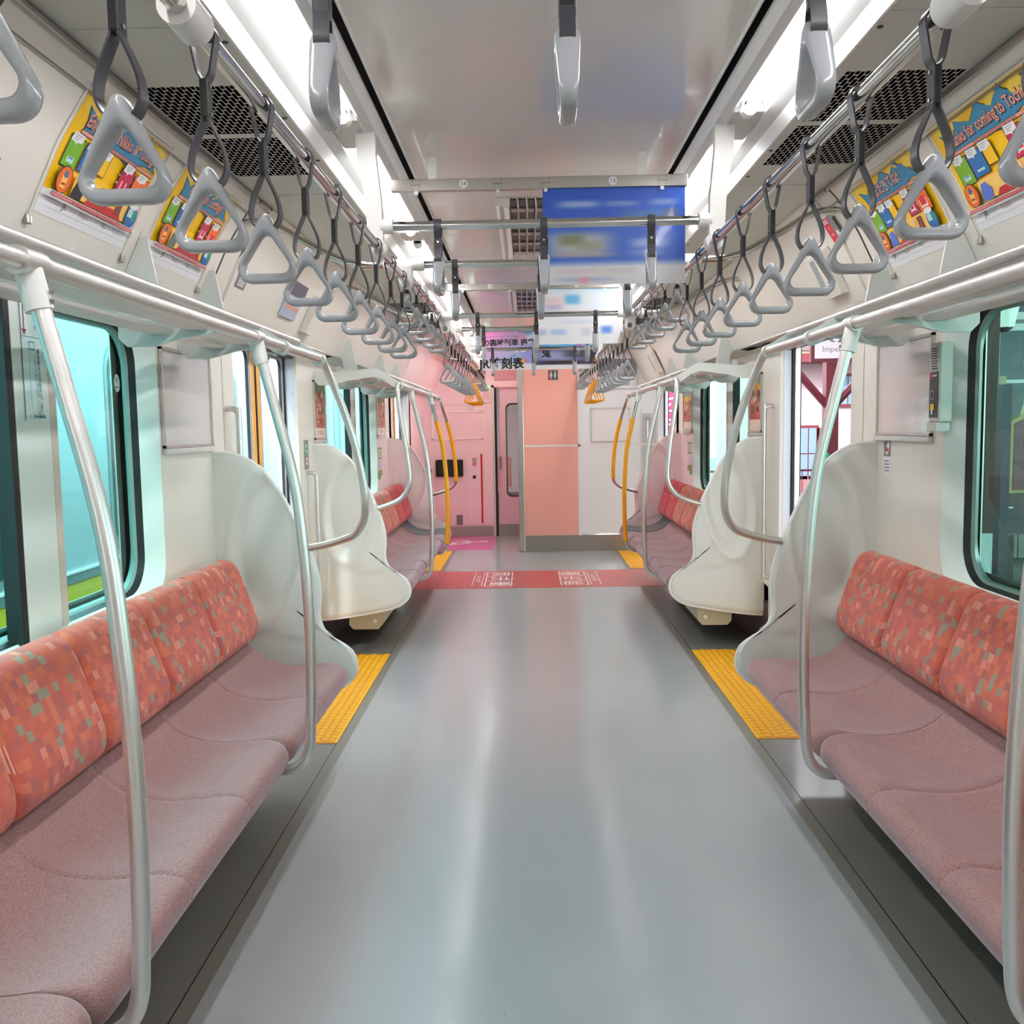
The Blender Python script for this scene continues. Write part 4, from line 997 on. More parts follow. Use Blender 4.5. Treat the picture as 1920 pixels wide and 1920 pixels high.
def vcol_sheet(name, parent, x0, x1, z0, z1, y, fn, nx=60, nz=44, th=.0015):
    """printed sheet whose soft (blurred) print is a vertex-colour picture"""
    me = bpy.data.meshes.new(name); vs = []; cols = []
    for j in range(nz+1):
        for i in range(nx+1):
            u, v = i/nx, j/nz; vs.append((x0+(x1-x0)*u, y, z0+(z1-z0)*v)); cols.append(lin(fn(u, v))+(1,))
    W1 = nx+1; fs = [(j*W1+i, j*W1+i+1, (j+1)*W1+i+1, (j+1)*W1+i) for j in range(nz) for i in range(nx)]
    n0 = len(vs); vs += [(a, b+th, c) for a, b, c in vs]; cols += [lin((236, 236, 238))+(1,)]*n0
    fs += [tuple(k_+n0 for k_ in f[::-1]) for f in fs]
    me.from_pydata(vs, [], fs)
    ca = me.color_attributes.new('print', 'FLOAT_COLOR', 'POINT'); ca.data.foreach_set('color', [c for k_ in cols for c in k_])
    m = bpy.data.materials.get('printed_sheet')
    if not m:
        m = mat('printed_sheet', (255, 255, 255), .35, coat=.2); N = NB(m); at = N.new('Attribute'); at.attribute_name = 'print'; N.l.new(at.outputs['Color'], N.n['Principled BSDF'].inputs['Base Color'])
    me.materials.append(m); o = link(name, me, parent); return o
def blob(c, blobs, u, v):
    c = list(c)
    for (cx, cz, rx, rz, col, st) in blobs:
        w = st*math.exp(-(((u-cx)/rx)**4+((v-cz)/rz)**4)); c = [a*(1-w)+b*w for a, b in zip(c, col)]
    return tuple(c)
BL = (44, 92, 196)
def b1(u, v):
    c = BL if v > .22 else (222, 220, 222)
    if .18 < v < .26: k_ = (v-.18)/.08; c = tuple(222*(1-k_)+a*k_ for a in BL)
    return blob(c, [(.25, .83, .15, .035, (176, 190, 224), .8), (.55, .83, .12, .03, (150, 168, 214), .7), (.85, .84, .1, .03, (150, 168, 214), .7),
                    (.27, .66, .16, .03, (120, 130, 190), .6), (.74, .69, .2, .07, (70, 120, 176), .8), (.9, .72, .05, .05, (110, 100, 120), .7),
                    (.25, .42, .24, .125, (176, 178, 180), 1), (.2, .46, .10, .06, (120, 124, 90), .9), (.32, .40, .10, .05, (150, 150, 120), .8), (.26, .31, .24, .02, (196, 170, 150), .7),
                    (.74, .42, .13, .05, (170, 184, 222), .8), (.72, .32, .12, .03, (140, 160, 214), .7), (.25, .14, .16, .03, (214, 196, 204), .8), (.55, .14, .12, .03, (210, 196, 204), .8), (.3, .05, .2, .025, (170, 176, 214), .8), (.28, .045, .04, .03, (230, 150, 160), .9)], u, v)
def b2(u, v):
    c = (210, 228, 240) if v > .92 else (226, 226, 230)
    if v > .6: c = tuple(a*(1-max(0, u-.5)*.8)+b*max(0, u-.5)*.8 for a, b in zip(c, (160, 212, 240)))
    return blob(c, [(.42, .80, .10, .09, (86, 170, 214), .95), (.2, .74, .12, .10, (226, 190, 196), .7), (.2, .66, .1, .05, (150, 160, 200), .6), (.5, .58, .45, .02, (190, 190, 194), .7),
                    (.25, .22, .1, .05, (150, 180, 222), .8), (.82, .25, .07, .07, (80, 130, 220), .9), (.05, .22, .06, .06, (160, 170, 196), .7), (.5, .4, .2, .04, (196, 206, 226), .7), (.58, .22, .06, .08, (190, 190, 200), .7)], u, v)
t = thing('hanging_advert', 'large blue and white hanging advert with blurred print on the numbered rail', 'poster', (0, 3.2, 0)); vcol_sheet('sheet', t, .0, .478, 1.868, 2.188, -.004, b1)
t = thing('hanging_advert', 'pale hanging advert with blurred print on the second rail', 'poster', (0, 5.47, 0)); vcol_sheet('sheet', t, .005, .495, 1.868, 2.188, -.004, b2)
def b3(u, v):
    if v < .17: return (240, 238, 240)
    a = (244, 140, 196); b = (170, 200, 236)
    k_ = min(1, max(0, u*.75+(1-v)*.75-.1)); c = tuple(x*(1-k_)+y*k_ for x, y in zip(a, b))
    return blob(c, [(.85, .92, .14, .1, (60, 150, 196), .9), (.93, .80, .09, .12, (240, 240, 246), .9), (.78, .85, .09, .14, (244, 160, 200), .8), (.95, .35, .2, .25, (150, 140, 220), .7)], u, v)
def b4(u, v):
    if v < .12: return (238, 236, 238)
    c = (70, 170, 226) if v > .52 else (96, 104, 146)
    return blob(c, [(.1, .78, .08, .10, (240, 120, 150), .9), (.3, .75, .08, .12, (250, 240, 240), .9), (.33, .72, .04, .08, (224, 70, 60), .9), (.05, .62, .05, .08, (244, 130, 40), .9), (.56, .78, .05, .08, (244, 150, 40), .9), (.7, .68, .05, .1, (210, 50, 140), .9), (.85, .72, .06, .08, (150, 220, 250), .9), (.3, .35, .3, .12, (176, 180, 220), .8), (.45, .17, .4, .05, (50, 24, 24), .9), (.7, .4, .25, .1, (40, 40, 56), .8), (.85, .55, .1, .05, (214, 110, 150), .8), (.95, .35, .1, .2, (40, 30, 44), .8)], u, v)
t = thing('hanging_advert', 'pink and blue timetable advert with bold black lettering on the third rail', 'poster', (0, 7.8, 0)); vcol_sheet('sheet', t, -.43, -.0, 1.868, 2.188, -.004, b3, 40, 40)
sh = Sheet(lambda u, v, h: (-.45+u, -.0045-h, 1.868+v))
sh.text('の臨時列車 掲載', .245, .222, .060, INK, bold=.0015); sh.text('大人デスティネーションキャンペーン開催中', .19, .272, .014, mat('ink_purple', (90, 60, 130), .5))
sh.text('JR時刻表', .185, .048, .098, INK, bold=.003, sx=.98); sh.text('5月号', .28, .115, .018, INK); sh.poly([(.365, .10), (.39, .075), (.365, .05), (.34, .075)], mat('badge_orange', (246, 150, 40), .5)); sh.text('5', .365, .075, .035, PAPER)
for k_ in range(16): sh.ell(.02+k_*.012, .165, .004, .004, INK, 8)
sh.rect(.30, .145, .325, .165, PAPER); sh.rect(.345, .145, .385, .165, PAPER); sh.build('lettering', t)
t = thing('hanging_advert', 'colourful train advert on the third rail above the restroom sign', 'poster', (0, 7.8, 0)); vcol_sheet('sheet', t, .01, .53, 1.868, 2.188, -.004, b4, 50, 40)
sh = Sheet(lambda u, v, h: (.01+u, -.0045-h, 1.868+v)); sh.text('鬼', .095, .13, .085, INK, bold=.002); sh.build('lettering', t)

# ------------------------------------------------------------------ air grilles in the ceiling
for y0, y1, lab in ((3.77, 4.97, 'slatted steel air grille on the ceiling behind the blue advert'), (6.08, 7.38, 'second slatted air grille on the ceiling, farther back')):
    t = thing('air_grille', lab, 'air vent', (0, 0, 0), group='ceiling air grilles')
    MB().box(-.13, .20, y0+.03, y1-.02, 2.296, 2.299, BLACKG).build('duct', t, sm=False)
    m = MB(); SL = mat('grille_steel', (206, 198, 192), .35, .3)
    m.xz([(-.175, 2.299), (-.175, 2.268), (-.162, 2.262), (-.150, 2.270), (-.142, 2.262), (-.122, 2.252), (-.118, 2.299)], y0, y1, SL)
    m.xz([(.245, 2.299), (.245, 2.262), (.225, 2.252), (.21, 2.299)], y0, y1, SL); m.build('frame', t, sm=False)
    for k_ in range(9):
        m = MB(); x = -.092+k_*.036; m.xz([(x, 2.297), (x+.004, 2.258), (x+.009, 2.256), (x+.009, 2.262), (x+.005, 2.297)], y0, y1, SL); m.build('slat', t, sm=False)
    m = MB()
    for k_ in range(5):
        y = y0+.16+k_*.235; m.box(-.12, .21, y, y+.06, 2.29, 2.2955, SL)
    m.build('cross_ribs', t, sm=False)

# ------------------------------------------------------------------ comic posters in the coves
YL = mat('art_yellow', (250, 196, 10), .4); BLU = mat('art_blue', (52, 142, 184), .4); PKT = mat('art_pinktext', (240, 160, 140), .4); OUT = mat('art_outline', (40, 44, 60), .4)
GRN = mat('art_green', (120, 180, 40), .4); DBL = mat('art_dblue', (30, 110, 176), .4); CRM = mat('art_crimson', (204, 30, 80), .4); ORG = mat('art_orange', (246, 110, 30), .4)
PCH = mat('art_peach', (252, 204, 110), .4); SKY = mat('art_sky', (190, 226, 226), .4); BRN = mat('art_brown', (130, 70, 50), .4); RDD = mat('art_red', (196, 50, 50), .4); TL = mat('art_teal', (40, 150, 150), .4); GRY = mat('art_grey', (110, 120, 116), .4)
def comic(s, ya, yb, title, label, jacket, number):
    flip = s < 0
    t = thing('comic_poster', label, 'poster', (0, 0, 0), group='colourful comic posters above the racks')
    w = yb-ya; fn = cove_map(s, ya if flip else yb, flip)
    V0 = .075; K = .315
    cuts = [CVL[i] for i in range(2, len(CVL)-1, 2)]
    sh = Sheet(lambda u, v, h: fn(u, V0+v, h), [c-V0 for c in cuts])
    sh.rect(0, 0, w, K, PAPER); sh.rect(0, .062, w, K, YL)
    for cx, r in ((.05, .04), (.14, .03), (.33, .035), (.44, .035)): sh.ell(cx, K-.03, r, .02, mat('art_lemon', (250, 214, 70), .4))
    sh.lay -= 3
    # starburst
    o = [(.06, .215), (.04, .285), (.095, .262), (.125, .30), (.19, .275), (.25, .308), (.30, .278), (.36, .312), (.385, .285), (.455, .30), (.425, .268), (.47, .232), (.40, .235), (.30, .212), (.20, .228), (.13, .21), (.10, .224)]
    k_ = w/.48; o2 = []
    for i in range(len(o)):
        a, b = Vector(o[i]), Vector(o[(i+1) % len(o)]); o2.append(a)
        mid = (a+b)/2; cc = Vector((.26, .258)); mid = mid+(cc-mid)*.035; o2 += [a.lerp(mid, .6), mid, mid.lerp(b, .4)]
    o = [tuple(x) for x in o2]
    sh.poly([(.48*k_/2+(x-.24)*1.03*k_, .258+(z-.258)*1.07) for x, z in o], OUT); sh.poly([(x*k_, z) for x, z in o], BLU)
    sh.text(title, .255*k_, .257, .046, OUT, bold=.003, rot=.03, sx=.74*k_ if len(title) > 24 else .85*k_); sh.text(title, .253*k_, .259, .046, PKT, bold=.001, rot=.03, sx=.74*k_ if len(title) > 24 else .85*k_)
    sh.rect(.05*k_, .216, .47*k_, .228, OUT); sh.rect(.052*k_, .218, .468*k_, .2265, PKT); sh.text('Have a good trip and please visit us again', .26*k_, .2225, .013, OUT)
    # panels
    def panel(x0, z0, x1, z1, m, inner=None, pic=SKY):
        sh.poly([(x0-.003, z0-.003), (x1+.003, z0-.001), (x1+.003, z1+.003), (x0-.003, z1+.003)], OUT); sh.poly([(x0, z0), (x1, z0), (x1, z1), (x0, z1)], m); sh.lay -= 0
        cx, cz = (x0+x1)/2, (z0+z1)/2
        for a in range(8): 
            an = a*PI/4+.3; sh.poly([(cx, cz), (cx+.045*math.cos(an), cz+.032*math.sin(an)), (cx+.045*math.cos(an+.14), cz+.032*math.sin(an+.14))], mat('art_ray', (255, 226, 170), .4)) if m in (ORG, CRM) else None
            if m in (ORG, CRM): sh.lay -= 1
        if m in (ORG, CRM): sh.lay += 1
        sh.rect(x0+.017, z0+.012, x1-.017, z1-.026, pic)
        if m in (ORG, CRM): sh.rect(x0+.022, z0+.018, x1-.022, z1-.032, mat('art_card', (226, 40, 60), .4))
        else:
            for j in range(3): sh.rect(x0+.022, z0+.022+j*.012, x1-.022, z0+.025+j*.012, DBL); sh.lay -= 1
            sh.lay += 1
        bx = (x0+x1)/2-.006; sh.poly([(bx-.027, z1-.012), (bx-.004, z1-.014), (bx, z1-.021), (bx+.004, z1-.013), (bx+.025, z1-.010), (bx+.027, z1+.010), (bx-.022, z1+.011)], PAPER)
        for j in range(3): sh.rect(bx-.018, z1+.004-j*.0055, bx+.016-j*.006, z1+.0055-j*.0055, GRY); sh.lay -= 1
        sh.lay += 1
    panel(.025*k_, .128, .09*k_, .205, GRN); panel(.10*k_, .135, .17*k_, .205, DBL); panel(.18*k_, .15, .225*k_, .205, YL)
    panel(.30*k_, .130, .365*k_, .207, CRM, pic=PAPER); panel(.375*k_, .125, .455*k_, .203, ORG, pic=PAPER)
    sh.rect(.10*k_, .07, .40*k_, .126, PCH)
    sh.ell(.055*k_, .098, .034, .036, OUT); sh.ell(.055*k_, .098, .031, .033, ORG); sh.rect(.043*k_, .078, .067*k_, .118, PCH); sh.ell(.055*k_, .112, .011, .009, mat('art_bowl', (90, 110, 140), .4))
    sh.rect(.046*k_, .085, .064*k_, .091, RDD)
    sh.ell(.24*k_, .108, .026, .019, OUT); sh.ell(.24*k_, .108, .0245, .0175, PAPER)
    sh.poly([(.10*k_, .068), (.15*k_, .068), (.158*k_, .095), (.14*k_, .118), (.115*k_, .115), (.105*k_, .09)], jacket); sh.poly([(.17*k_, .066), (.38*k_, .066), (.36*k_, .09), (.19*k_, .086)], RDD)
    sh.rect(.335*k_, .078, .365*k_, .12, BRN); sh.ell(.31*k_, .11, .006, .014, mat('art_skin', (250, 210, 180), .4)); sh.ell(.43*k_, .092, .034, .034, OUT); sh.ell(.43*k_, .092, .031, .031, DBL); sh.ell(.445*k_, .098, .014, .016, TL); sh.rect(.405*k_, .09, .432*k_, .112, SKY); sh.ell(.425*k_, .123, .026, .010, PAPER)
    sh.rect(0, .058, w, .064, PAPER); sh.rect(.015, .052, w-.015, .062, OUT); sh.rect(.016, .0535, w-.016, .0605, mat('art_salmon', (240, 130, 130), .4)); sh.text("with Tochigi's Souvenirs & Tasty Gifts, safe and warm memories", w/2, .057, .010, RDD, sx=.98)
    sh.rect(.01, .0205, w-.01, .0212, STICK_GR)
    sh.text('JR', .09*k_, .037, .022, mat('ink_dkgrey', (60, 60, 64), .5), bold=.0006); sh.text('PASEO', .19*k_, .036, .021, mat('ink_rust', (150, 110, 110), .5), sx=.8); sh.text('VAL', .30*k_, .037, .021, mat('ink_green', (50, 120, 100), .5), sx=.8); sh.frame(.36*k_, .030, .42*k_, .042, .0008, STICK_GR)
    sh.build('print', t)
    # clear holder
    h = MB(); hm = mat('holder_edge', (226, 222, 214), .15, coat=.5); f2 = cove_map(s, ya if flip else yb, flip)
    for u in (-.017, w+.012):
        pts = [f2(u, .055+v*.011, .004) for v in range(0, int((K+.03)/.011))]
        h.tube(pts, .0028, hm, 8)
    h.tube([f2(-.017, V0+K+.012, .004), f2(w+.012, V0+K+.012, .004)], .0028, hm, 8); h.build('clear_holder', t)
    m = MB()
    for u in (-.02, w+.012):
        for dz in (0, .022):
            p = Vector(f2(u+dz*.6, .05, .004)); m.box(p.x-.006, p.x+.006, p.y-.005, p.y+.005, p.z-.010, p.z+.012, STEELD, .002)
    m.build('clips', t)
    m2 = Sheet(lambda u, v, h: fn(u, v, h)); m2.ell(w*.48, .03, .006, .012, PAPER); m2.text(number, w*.48, .03, .010, STICK_GR); m2.build('number_tag', t)
JK = mat('art_jacket_black', (40, 40, 46), .4); JG = mat('art_jacket_grey', (106, 122, 112), .4); JB = mat('art_jacket_blue', (86, 120, 210), .4)
comic(-1, 2.235, 2.715, 'Enjoy your Nikko & Tochigi!', 'comic poster nearest on the left, behind the first full strap, dark clothed figure', JK, '7')
comic(-1, 2.86, 3.335, 'Enjoy it in Tochigi!', 'comic poster second on the left beside the door header', JG, '8')
comic(1, 2.205, 2.705, 'Thanks for coming to Tochigi!', 'comic poster nearest on the right reading Thanks for coming to Tochigi', JB, '21')
comic(1, 2.85, 3.33, 'またきてね！', 'comic poster second on the right with teal oval, beside the door header', JB, '22')

# small items on the door headers
def v_at(z):
    for i in range(len(CV)-1):
        if CV[i+1].y >= z: return CVL[i]+(CVL[i+1]-CVL[i])*(z-CV[i].y)/(CV[i+1].y-CV[i].y)
    return CVL[-1]
def header_map(s, yc, flip):
    f = cove_map(s, yc, flip)
    return lambda u, v, h: f(u, v, h+.012)
def header_box(s, yc, v0, v1, w, dep, m, name, label, cat, draw=None):
    t = thing(name, label, cat, (0, 0, 0)); fn = header_map(s, yc, s < 0)
    mb = MB(); A = [fn(u, v, .0) for u, v in ((-w/2, v0), (w/2, v0), (w/2, v1), (-w/2, v1))]; B = [fn(u, v, dep) for u, v in ((-w/2+.004, v0+.004), (w/2-.004, v0+.004), (w/2-.004, v1-.004), (-w/2+.004, v1-.004))]
    mb.add(A+B, [(4, 5, 6, 7), (0, 1, 5, 4), (1, 2, 6, 5), (2, 3, 7, 6), (3, 0, 4, 7)], m); mb.build('case', t, sm=False)
    if draw:
        nn = (Vector(B[1])-Vector(B[0])).cross(Vector(B[3])-Vector(B[0])).normalized(); nn = nn if nn.z < 0 else -nn
        sh = Sheet(lambda u, v, h: tuple(Vector(B[0]).lerp(Vector(B[1]), u).lerp(Vector(B[3]).lerp(Vector(B[2]), u), v)+nn*h))
        sh.sgn = 1; draw(sh); sh.build('face', t)
    return t
NAVY = mat('display_navy', (74, 84, 104), .3); LIL = mat('display_lilac', (176, 182, 204), .4)
def dr1(sh): sh.rect(.0, .0, 1, 1, LIL); sh.rect(0, .62, 1, 1, NAVY); sh.rect(.06, .24, .94, .34, mat('strip_salmon', (226, 150, 140), .4)); sh.rect(.1, .45, .5, .55, SKY)
header_box(-1, 4.47, v_at(1.935), v_at(2.10), .26, .012, LIL, 'info_sign', 'lilac and navy information panel on the left door header', 'sign', dr1)
def dr2(sh): sh.rect(.1, .1, .9, .9, CREAM2); [sh.rect(.25+.0*k_, .2+.15*k_, .45, .26+.15*k_, LGREY) for k_ in range(5)]
header_box(-1, 4.89, v_at(1.905), v_at(2.09), .19, .035, CREAM2, 'speaker_unit', 'cream raised box on the left door header beyond the information panel', 'device', dr2)
def dr3(sh): sh.rect(0, 0, 1, 1, STICK_GR); [sh.rect(.12, .15+.17*k_, .8, .23+.17*k_, PAPER) for k_ in range(5)]
header_box(-1, 3.72, v_at(1.962), v_at(2.014), .12, .001, STICK_GR, 'notice_sticker', 'grey notice sticker with white lines at the near edge of the left door header', 'sticker', dr3)
t = thing('door_manual_sticker', 'small yellow triangle sticker above the grey notice on the left header', 'sticker', (0, 0, 0)); sh = Sheet(header_map(-1, 3.66, True)); sh.poly([(-.02, v_at(2.025)), (.02, v_at(2.025)), (0, v_at(2.05))], YL); sh.build('triangle', t)
t = thing('sos_sign', 'red and grey SOS emergency sticker on the right door header', 'sign', (0, 0, 0))
sh = Sheet(header_map(1, 3.64, False)); v0_, v1_ = v_at(2.085), v_at(2.172); sh.rect(-.04, v0_, .02, v1_, SRED); sh.rect(.02, v0_, .07, v1_, STICK_GR); sh.text('SOS', -.01, v1_-.016, .024, PAPER, bold=.0008); sh.text('!', -.01, v1_-.045, .026, PAPER, bold=.001); sh.text('非常', -.01, v1_-.072, .012, PAPER); sh.ell(.045, v0_+.03, .012, .012, PAPER); sh.build('print', t)
def dr4(sh): sh.rect(.15, .08, .42, .92, mat('lcd_grey', (150, 160, 164), .3)); sh.rect(.62, .05, .86, .95, CREAM2); sh.rect(.64, .08, .84, .6, LGREY)
header_box(1, 3.87, v_at(1.912), v_at(2.09), .22, .03, CREAM2, 'door_cock_box', 'cream raised emergency box on the right door header', 'device', dr4)
header_box(1, 8.98, v_at(1.9), v_at(2.10), .36, .03, CREAM2, 'door_cock_box', 'distant cream control box on the far right door header', 'device', dr4)
# grey display board over the toilet wall
t = thing('notice_board', 'grey notice board with white writing high on the toilet wall', 'sign', (0, 10.29, 0))
MB().box(.72, 1.15, -.01, -.001, 1.93, 2.12, STICK_GR).build('board', t, sm=False)
sh = Sheet(lambda u, v, h: (.72+u, -.0105-h, 1.80+v)); sh.rect(0, 0, .43, .125, PAPER); sh.text('WELCOME SO', .22, .175, .05, PAPER); sh.rect(.1, .03, .35, .09, LIL); sh.build('lettering', t)

# ------------------------------------------------------------------ framed posters on the side walls
def wall_poster(s, ya, yb, z0, z1, label, art=None, paper=None):
    t = thing('poster_frame', label, 'picture frame', (s*1.38, 0, 0), group='framed poster panels on the walls')
    m = MB(); d = -s*.012
    for q_ in ((ya, yb, z0, z0+.010), (ya, yb, z1-.010, z1), (ya, ya+.010, z0, z1), (yb-.010, yb, z0, z1)): m.box(-s*.001, d, q_[0], q_[1], q_[2], q_[3], ALU)
    m.box(-s*.001, -s*.022, ya-.005, yb+.005, z0-.022, z0-.002, LGREY, .004)
    m.build('frame', t, sm=False)
    MB().box(-s*.002, -s*.004, ya+.008, yb-.008, z0+.008, z1-.008, paper or mat('frame_blank', (214, 208, 206), .12, coat=.6)).build('backing', t, sm=False)
    if art:
        w, hh = yb-ya-.02, z1-z0-.02
        f = (lambda u, v, h: (-s*(.0045+h), ya+.01+(u if s < 0 else w-u), z0+.01+v)); sh = Sheet(f); art(sh, w, hh); sh.build('print', t)
    m = MB(); 
    return t
wall_poster(-1, 3.325, 3.845, 1.335, 1.70, 'blank framed panel on the left wall above the near partition')
wall_poster(1, 3.325, 3.845, 1.335, 1.70, 'blank framed panel on the right wall beside the emergency intercom')
AR = [mat('warm_%d' % i, c, .4) for i, c in enumerate(((190, 70, 60), (226, 130, 80), (236, 196, 130), (120, 60, 70), (206, 160, 150), (90, 110, 70), (240, 220, 200)))]
def art_food(sh, w, h):
    sh.rect(0, 0, w, h, mat('food_bg', (196, 120, 110), .4)); sh.rect(0, h*.82, w, h, AR[5])
    rnd = random.Random(3)
    for k_ in range(40): sh.ell(rnd.uniform(.04, w-.04), rnd.uniform(.10, h*.8), rnd.uniform(.012, .03), rnd.uniform(.01, .022), AR[k_ % 7], 10); sh.lay -= (k_ % 4 != 0)
    sh.rect(0, 0, w, .06, AR[6]); sh.text('TOCHIGI', w/2, .03, .04, AR[3])
def art_or(sh, w, h):
    sh.rect(0, 0, w, h, mat('or_bg', (226, 116, 80), .4)); sh.rect(0, h*.78, w, h, mat('or_top', (150, 160, 150), .4)); sh.ell(w/2, h*.78, w*.4, .03, YL)
    rnd = random.Random(5)
    for k_ in range(24): sh.ell(rnd.uniform(.04, w-.04), rnd.uniform(.12, h*.7), .025, .022, AR[(k_*3) % 7], 10); sh.lay -= (k_ % 4 != 0)
    sh.rect(0, 0, w, .07, AR[6]); sh.rect(0, .07, w, .09, mat('or_band', (220, 90, 90), .4))
wall_poster(-1, 5.72, 6.02, 1.335, 1.70, 'colourful framed food poster on the left wall beyond the door', art_food)
wall_poster(1, 5.72, 6.02, 1.335, 1.70, 'orange framed poster on the right wall beyond the open door', art_or)
wall_poster(-1, 8.12, 8.55, 1.335, 1.70, 'small distant framed poster on the left wall above the pink partition', art_food)
wall_poster(1, 8.12, 8.55, 1.335, 1.70, 'small distant framed poster on the right wall above the pink partition', art_or)
# green priority stickers by the far seats
OLV = mat('olive', (130, 150, 70), .4)
for s in (-1, 1):
    t = thing('priority_sticker', 'pair of olive and white pictogram stickers on the pink %s wall' % SIDE[s], 'sticker', (s*1.38, 0, 0))
    sh = Sheet(lambda u, v, h: (-s*(.0005+h), 8.14+u, .98+v)); sh.rect(0, .15, .22, .25, OLV); sh.rect(.02, .165, .20, .235, PAPER); sh.rect(.05, .17, .09, .23, OLV); sh.rect(.13, .17, .17, .23, OLV); sh.rect(0, .06, .22, .14, mat('lilacw', (226, 210, 222), .4)); sh.rect(0, -.03, .22, .05, OLV); sh.rect(.12, -.05, .22, 0, PAPER); sh.build('print', t)

# emergency intercom
t = thing('emergency_intercom', 'grey emergency intercom box with red mark and yellow button by the right window', 'intercom', (1.38, 3.215, 0))
ICG = mat('intercom_grey', (206, 206, 200), .4)
MB().box(-.045, -.001, -.035, .05, 1.385, 1.655, ICG, .005).build('case', t)
MB().box(-.052, .0, -.02, .05, 1.352, 1.384, LGREY, .004).build('base', t)
sh = Sheet(lambda u, v, h: (-.0+u*-1, -.0705-h, v)); 
fnI = lambda u, v, h: (-.0455-h, .044-u*1.35, v)
sh = Sheet(fnI)
for k_ in range(9): sh.rect(.008, 1.565+k_*.0085, .046, 1.5685+k_*.0085, INK)
sh.rect(.004, 1.40, .050, 1.555, DG); sh.rect(.006, 1.528, .016, 1.552, SRED); sh.rect(.02, 1.54, .046, 1.545, PAPER)
for k_ in range(4): sh.rect(.008, 1.50+k_*.007, .044, 1.5015+k_*.007, STICK_GR)
sh.rect(.016, 1.462, .032, 1.492, ICG); sh.rect(.018, 1.465, .030, 1.489, INK); sh.rect(.014, 1.425, .036, 1.447, YL); sh.ell(.025, 1.436, .007, .007, mat('btn', (240, 200, 20), .4)); sh.rect(.021, 1.41, .029, 1.425, PAPER); sh.build('face', t)
# caution sticker on right wall
t = thing('caution_sticker', 'small phone and smoking caution sticker below the blank panel on the right wall', 'sticker', (1.38, 3.74, 0))
sh = Sheet(lambda u, v, h: (-.0005-h, -u, v)); sh.rect(-.04, 1.175, .04, 1.32, PAPER); sh.rect(-.036, 1.25, .036, 1.316, STICK_GR); sh.poly([(-.02, 1.265), (.0, 1.255), (.025, 1.30), (.005, 1.312)], PAPER); sh.ell(-.004, 1.277, .012, .010, SRED)
for k_ in range(4): sh.rect(-.025, 1.19+k_*.013, .025, 1.195+k_*.013, STICK_GR)
sh.build('print', t)
# finger-caution plate on left pillar
t = thing('door_caution_plate', 'upright green and grey door caution plate on the pillar beyond the left door', 'sticker', (-1.38, 5.50, 0))
sh = Sheet(lambda u, v, h: (.0005+h, u, v)); sh.rect(-.055, 1.16, .055, 1.335, STICK_GR); sh.rect(-.05, 1.25, .05, 1.315, mat('plate_green', (96, 140, 120), .4)); sh.ell(0, 1.285, .024, .024, PAPER); sh.ell(0, 1.285, .014, .014, INK); sh.ell(0, 1.21, .032, .032, mat('plate_red', (180, 70, 80), .4)); sh.ell(0, 1.21, .024, .024, PAPER); sh.rect(-.012, 1.203, .012, 1.217, INK); sh.build('print', t)
# window stickers on left mullion
t = thing('ventilation_sticker', 'tall white sticker with teal Japanese writing on the left window mullion', 'sticker', (-1.397, 2.50, 0))
TEA = mat('ink_teal', (40, 130, 126), .5)
sh = Sheet(lambda u, v, h: (.0005+h, u*.9, v)); sh.rect(-.05, 1.43, .055, 1.76, mat('sticker_pale', (214, 236, 236), .3)); sh.rect(-.05, 1.652, .055, 1.654, TEA); sh.rect(-.038, 1.67, -.032, 1.75, mat('arrow_plum', (150, 40, 80), .5)); sh.poly([(-.048, 1.672), (-.022, 1.672), (-.035, 1.655)], mat('arrow_plum', (150, 40, 80), .5))
def vtext(sh, txt, x, z, size, m, step):
    for i, ch in enumerate(txt): sh.text(ch, x, z-i*step, size, m, bold=.0002)
vtext(sh, '車内換気の取組みにご協力', .036, 1.615, .015, TEA, .0148); vtext(sh, 'いただきありがとうございます', .012, 1.60, .013, TEA, .0125); vtext(sh, '目安です', .01, 1.73, .017, TEA, .018); vtext(sh, '位の', .034, 1.73, .017, TEA, .018); sh.frame(-.032, 1.618, .0, 1.64, .003, TEA); sh.rect(-.034, 1.46, -.031, 1.61, mat('tealfaint', (110, 176, 176), .5)); sh.text('JR', -.02, 1.44, .014, TEA, bold=.0004); sh.rect(.0, 1.436, .04, 1.444, TEA); sh.build('print', t)
t = thing('window_seal_sticker', 'round pale sticker with curled emblem on the left window glass', 'sticker', (-1.445, 3.12, 0))
sh = Sheet(lambda u, v, h: (.002+h, u, v)); sh.ell(0, 1.56, .022, .030, mat('sticker_pale', (214, 236, 236), .3)); sh.text('€', 0, 1.568, .022, INK); sh.rect(-.015, 1.545, .015, 1.549, STICK_GR); sh.build('print', t)

# ------------------------------------------------------------------ outside, left: a neighbouring train
TS = mat('train_silver', (168, 178, 180), .45, 0); TY = mat('train_yellow', (214, 180, 30), .4); TD = mat('train_dark_glass', (34, 66, 64), .35)
t = thing('neighbour_train', 'silver train with yellow stripe standing outside the left windows', 'train', (-3.3, 0, 0))
m = MB(); m.box(-.15, 0, -4, 22, .41, 2.9, TS); m.box(-.18, .0, -4, 22, -.4, .18, TS)
m.xz([(0, 2.9), (-.25, 3.15), (-.5, 3.2), (-.5, 2.9)], -4, 22, TS); m.build('body', t, sm=False)
m = MB(); m.box(-.14, .012, -4, 22, .155, .345, TY); m.build('stripe', t, sm=False)
m = MB(); m.box(-.02, .02, -4, 22, .345, .41, mat('train_rail', (110, 122, 120), .4, 0)); m.box(.0, .024, -4, 22, .41, .425, mat('train_rail_light', (214, 220, 220), .4)); m.build('side_rail', t, sm=False)
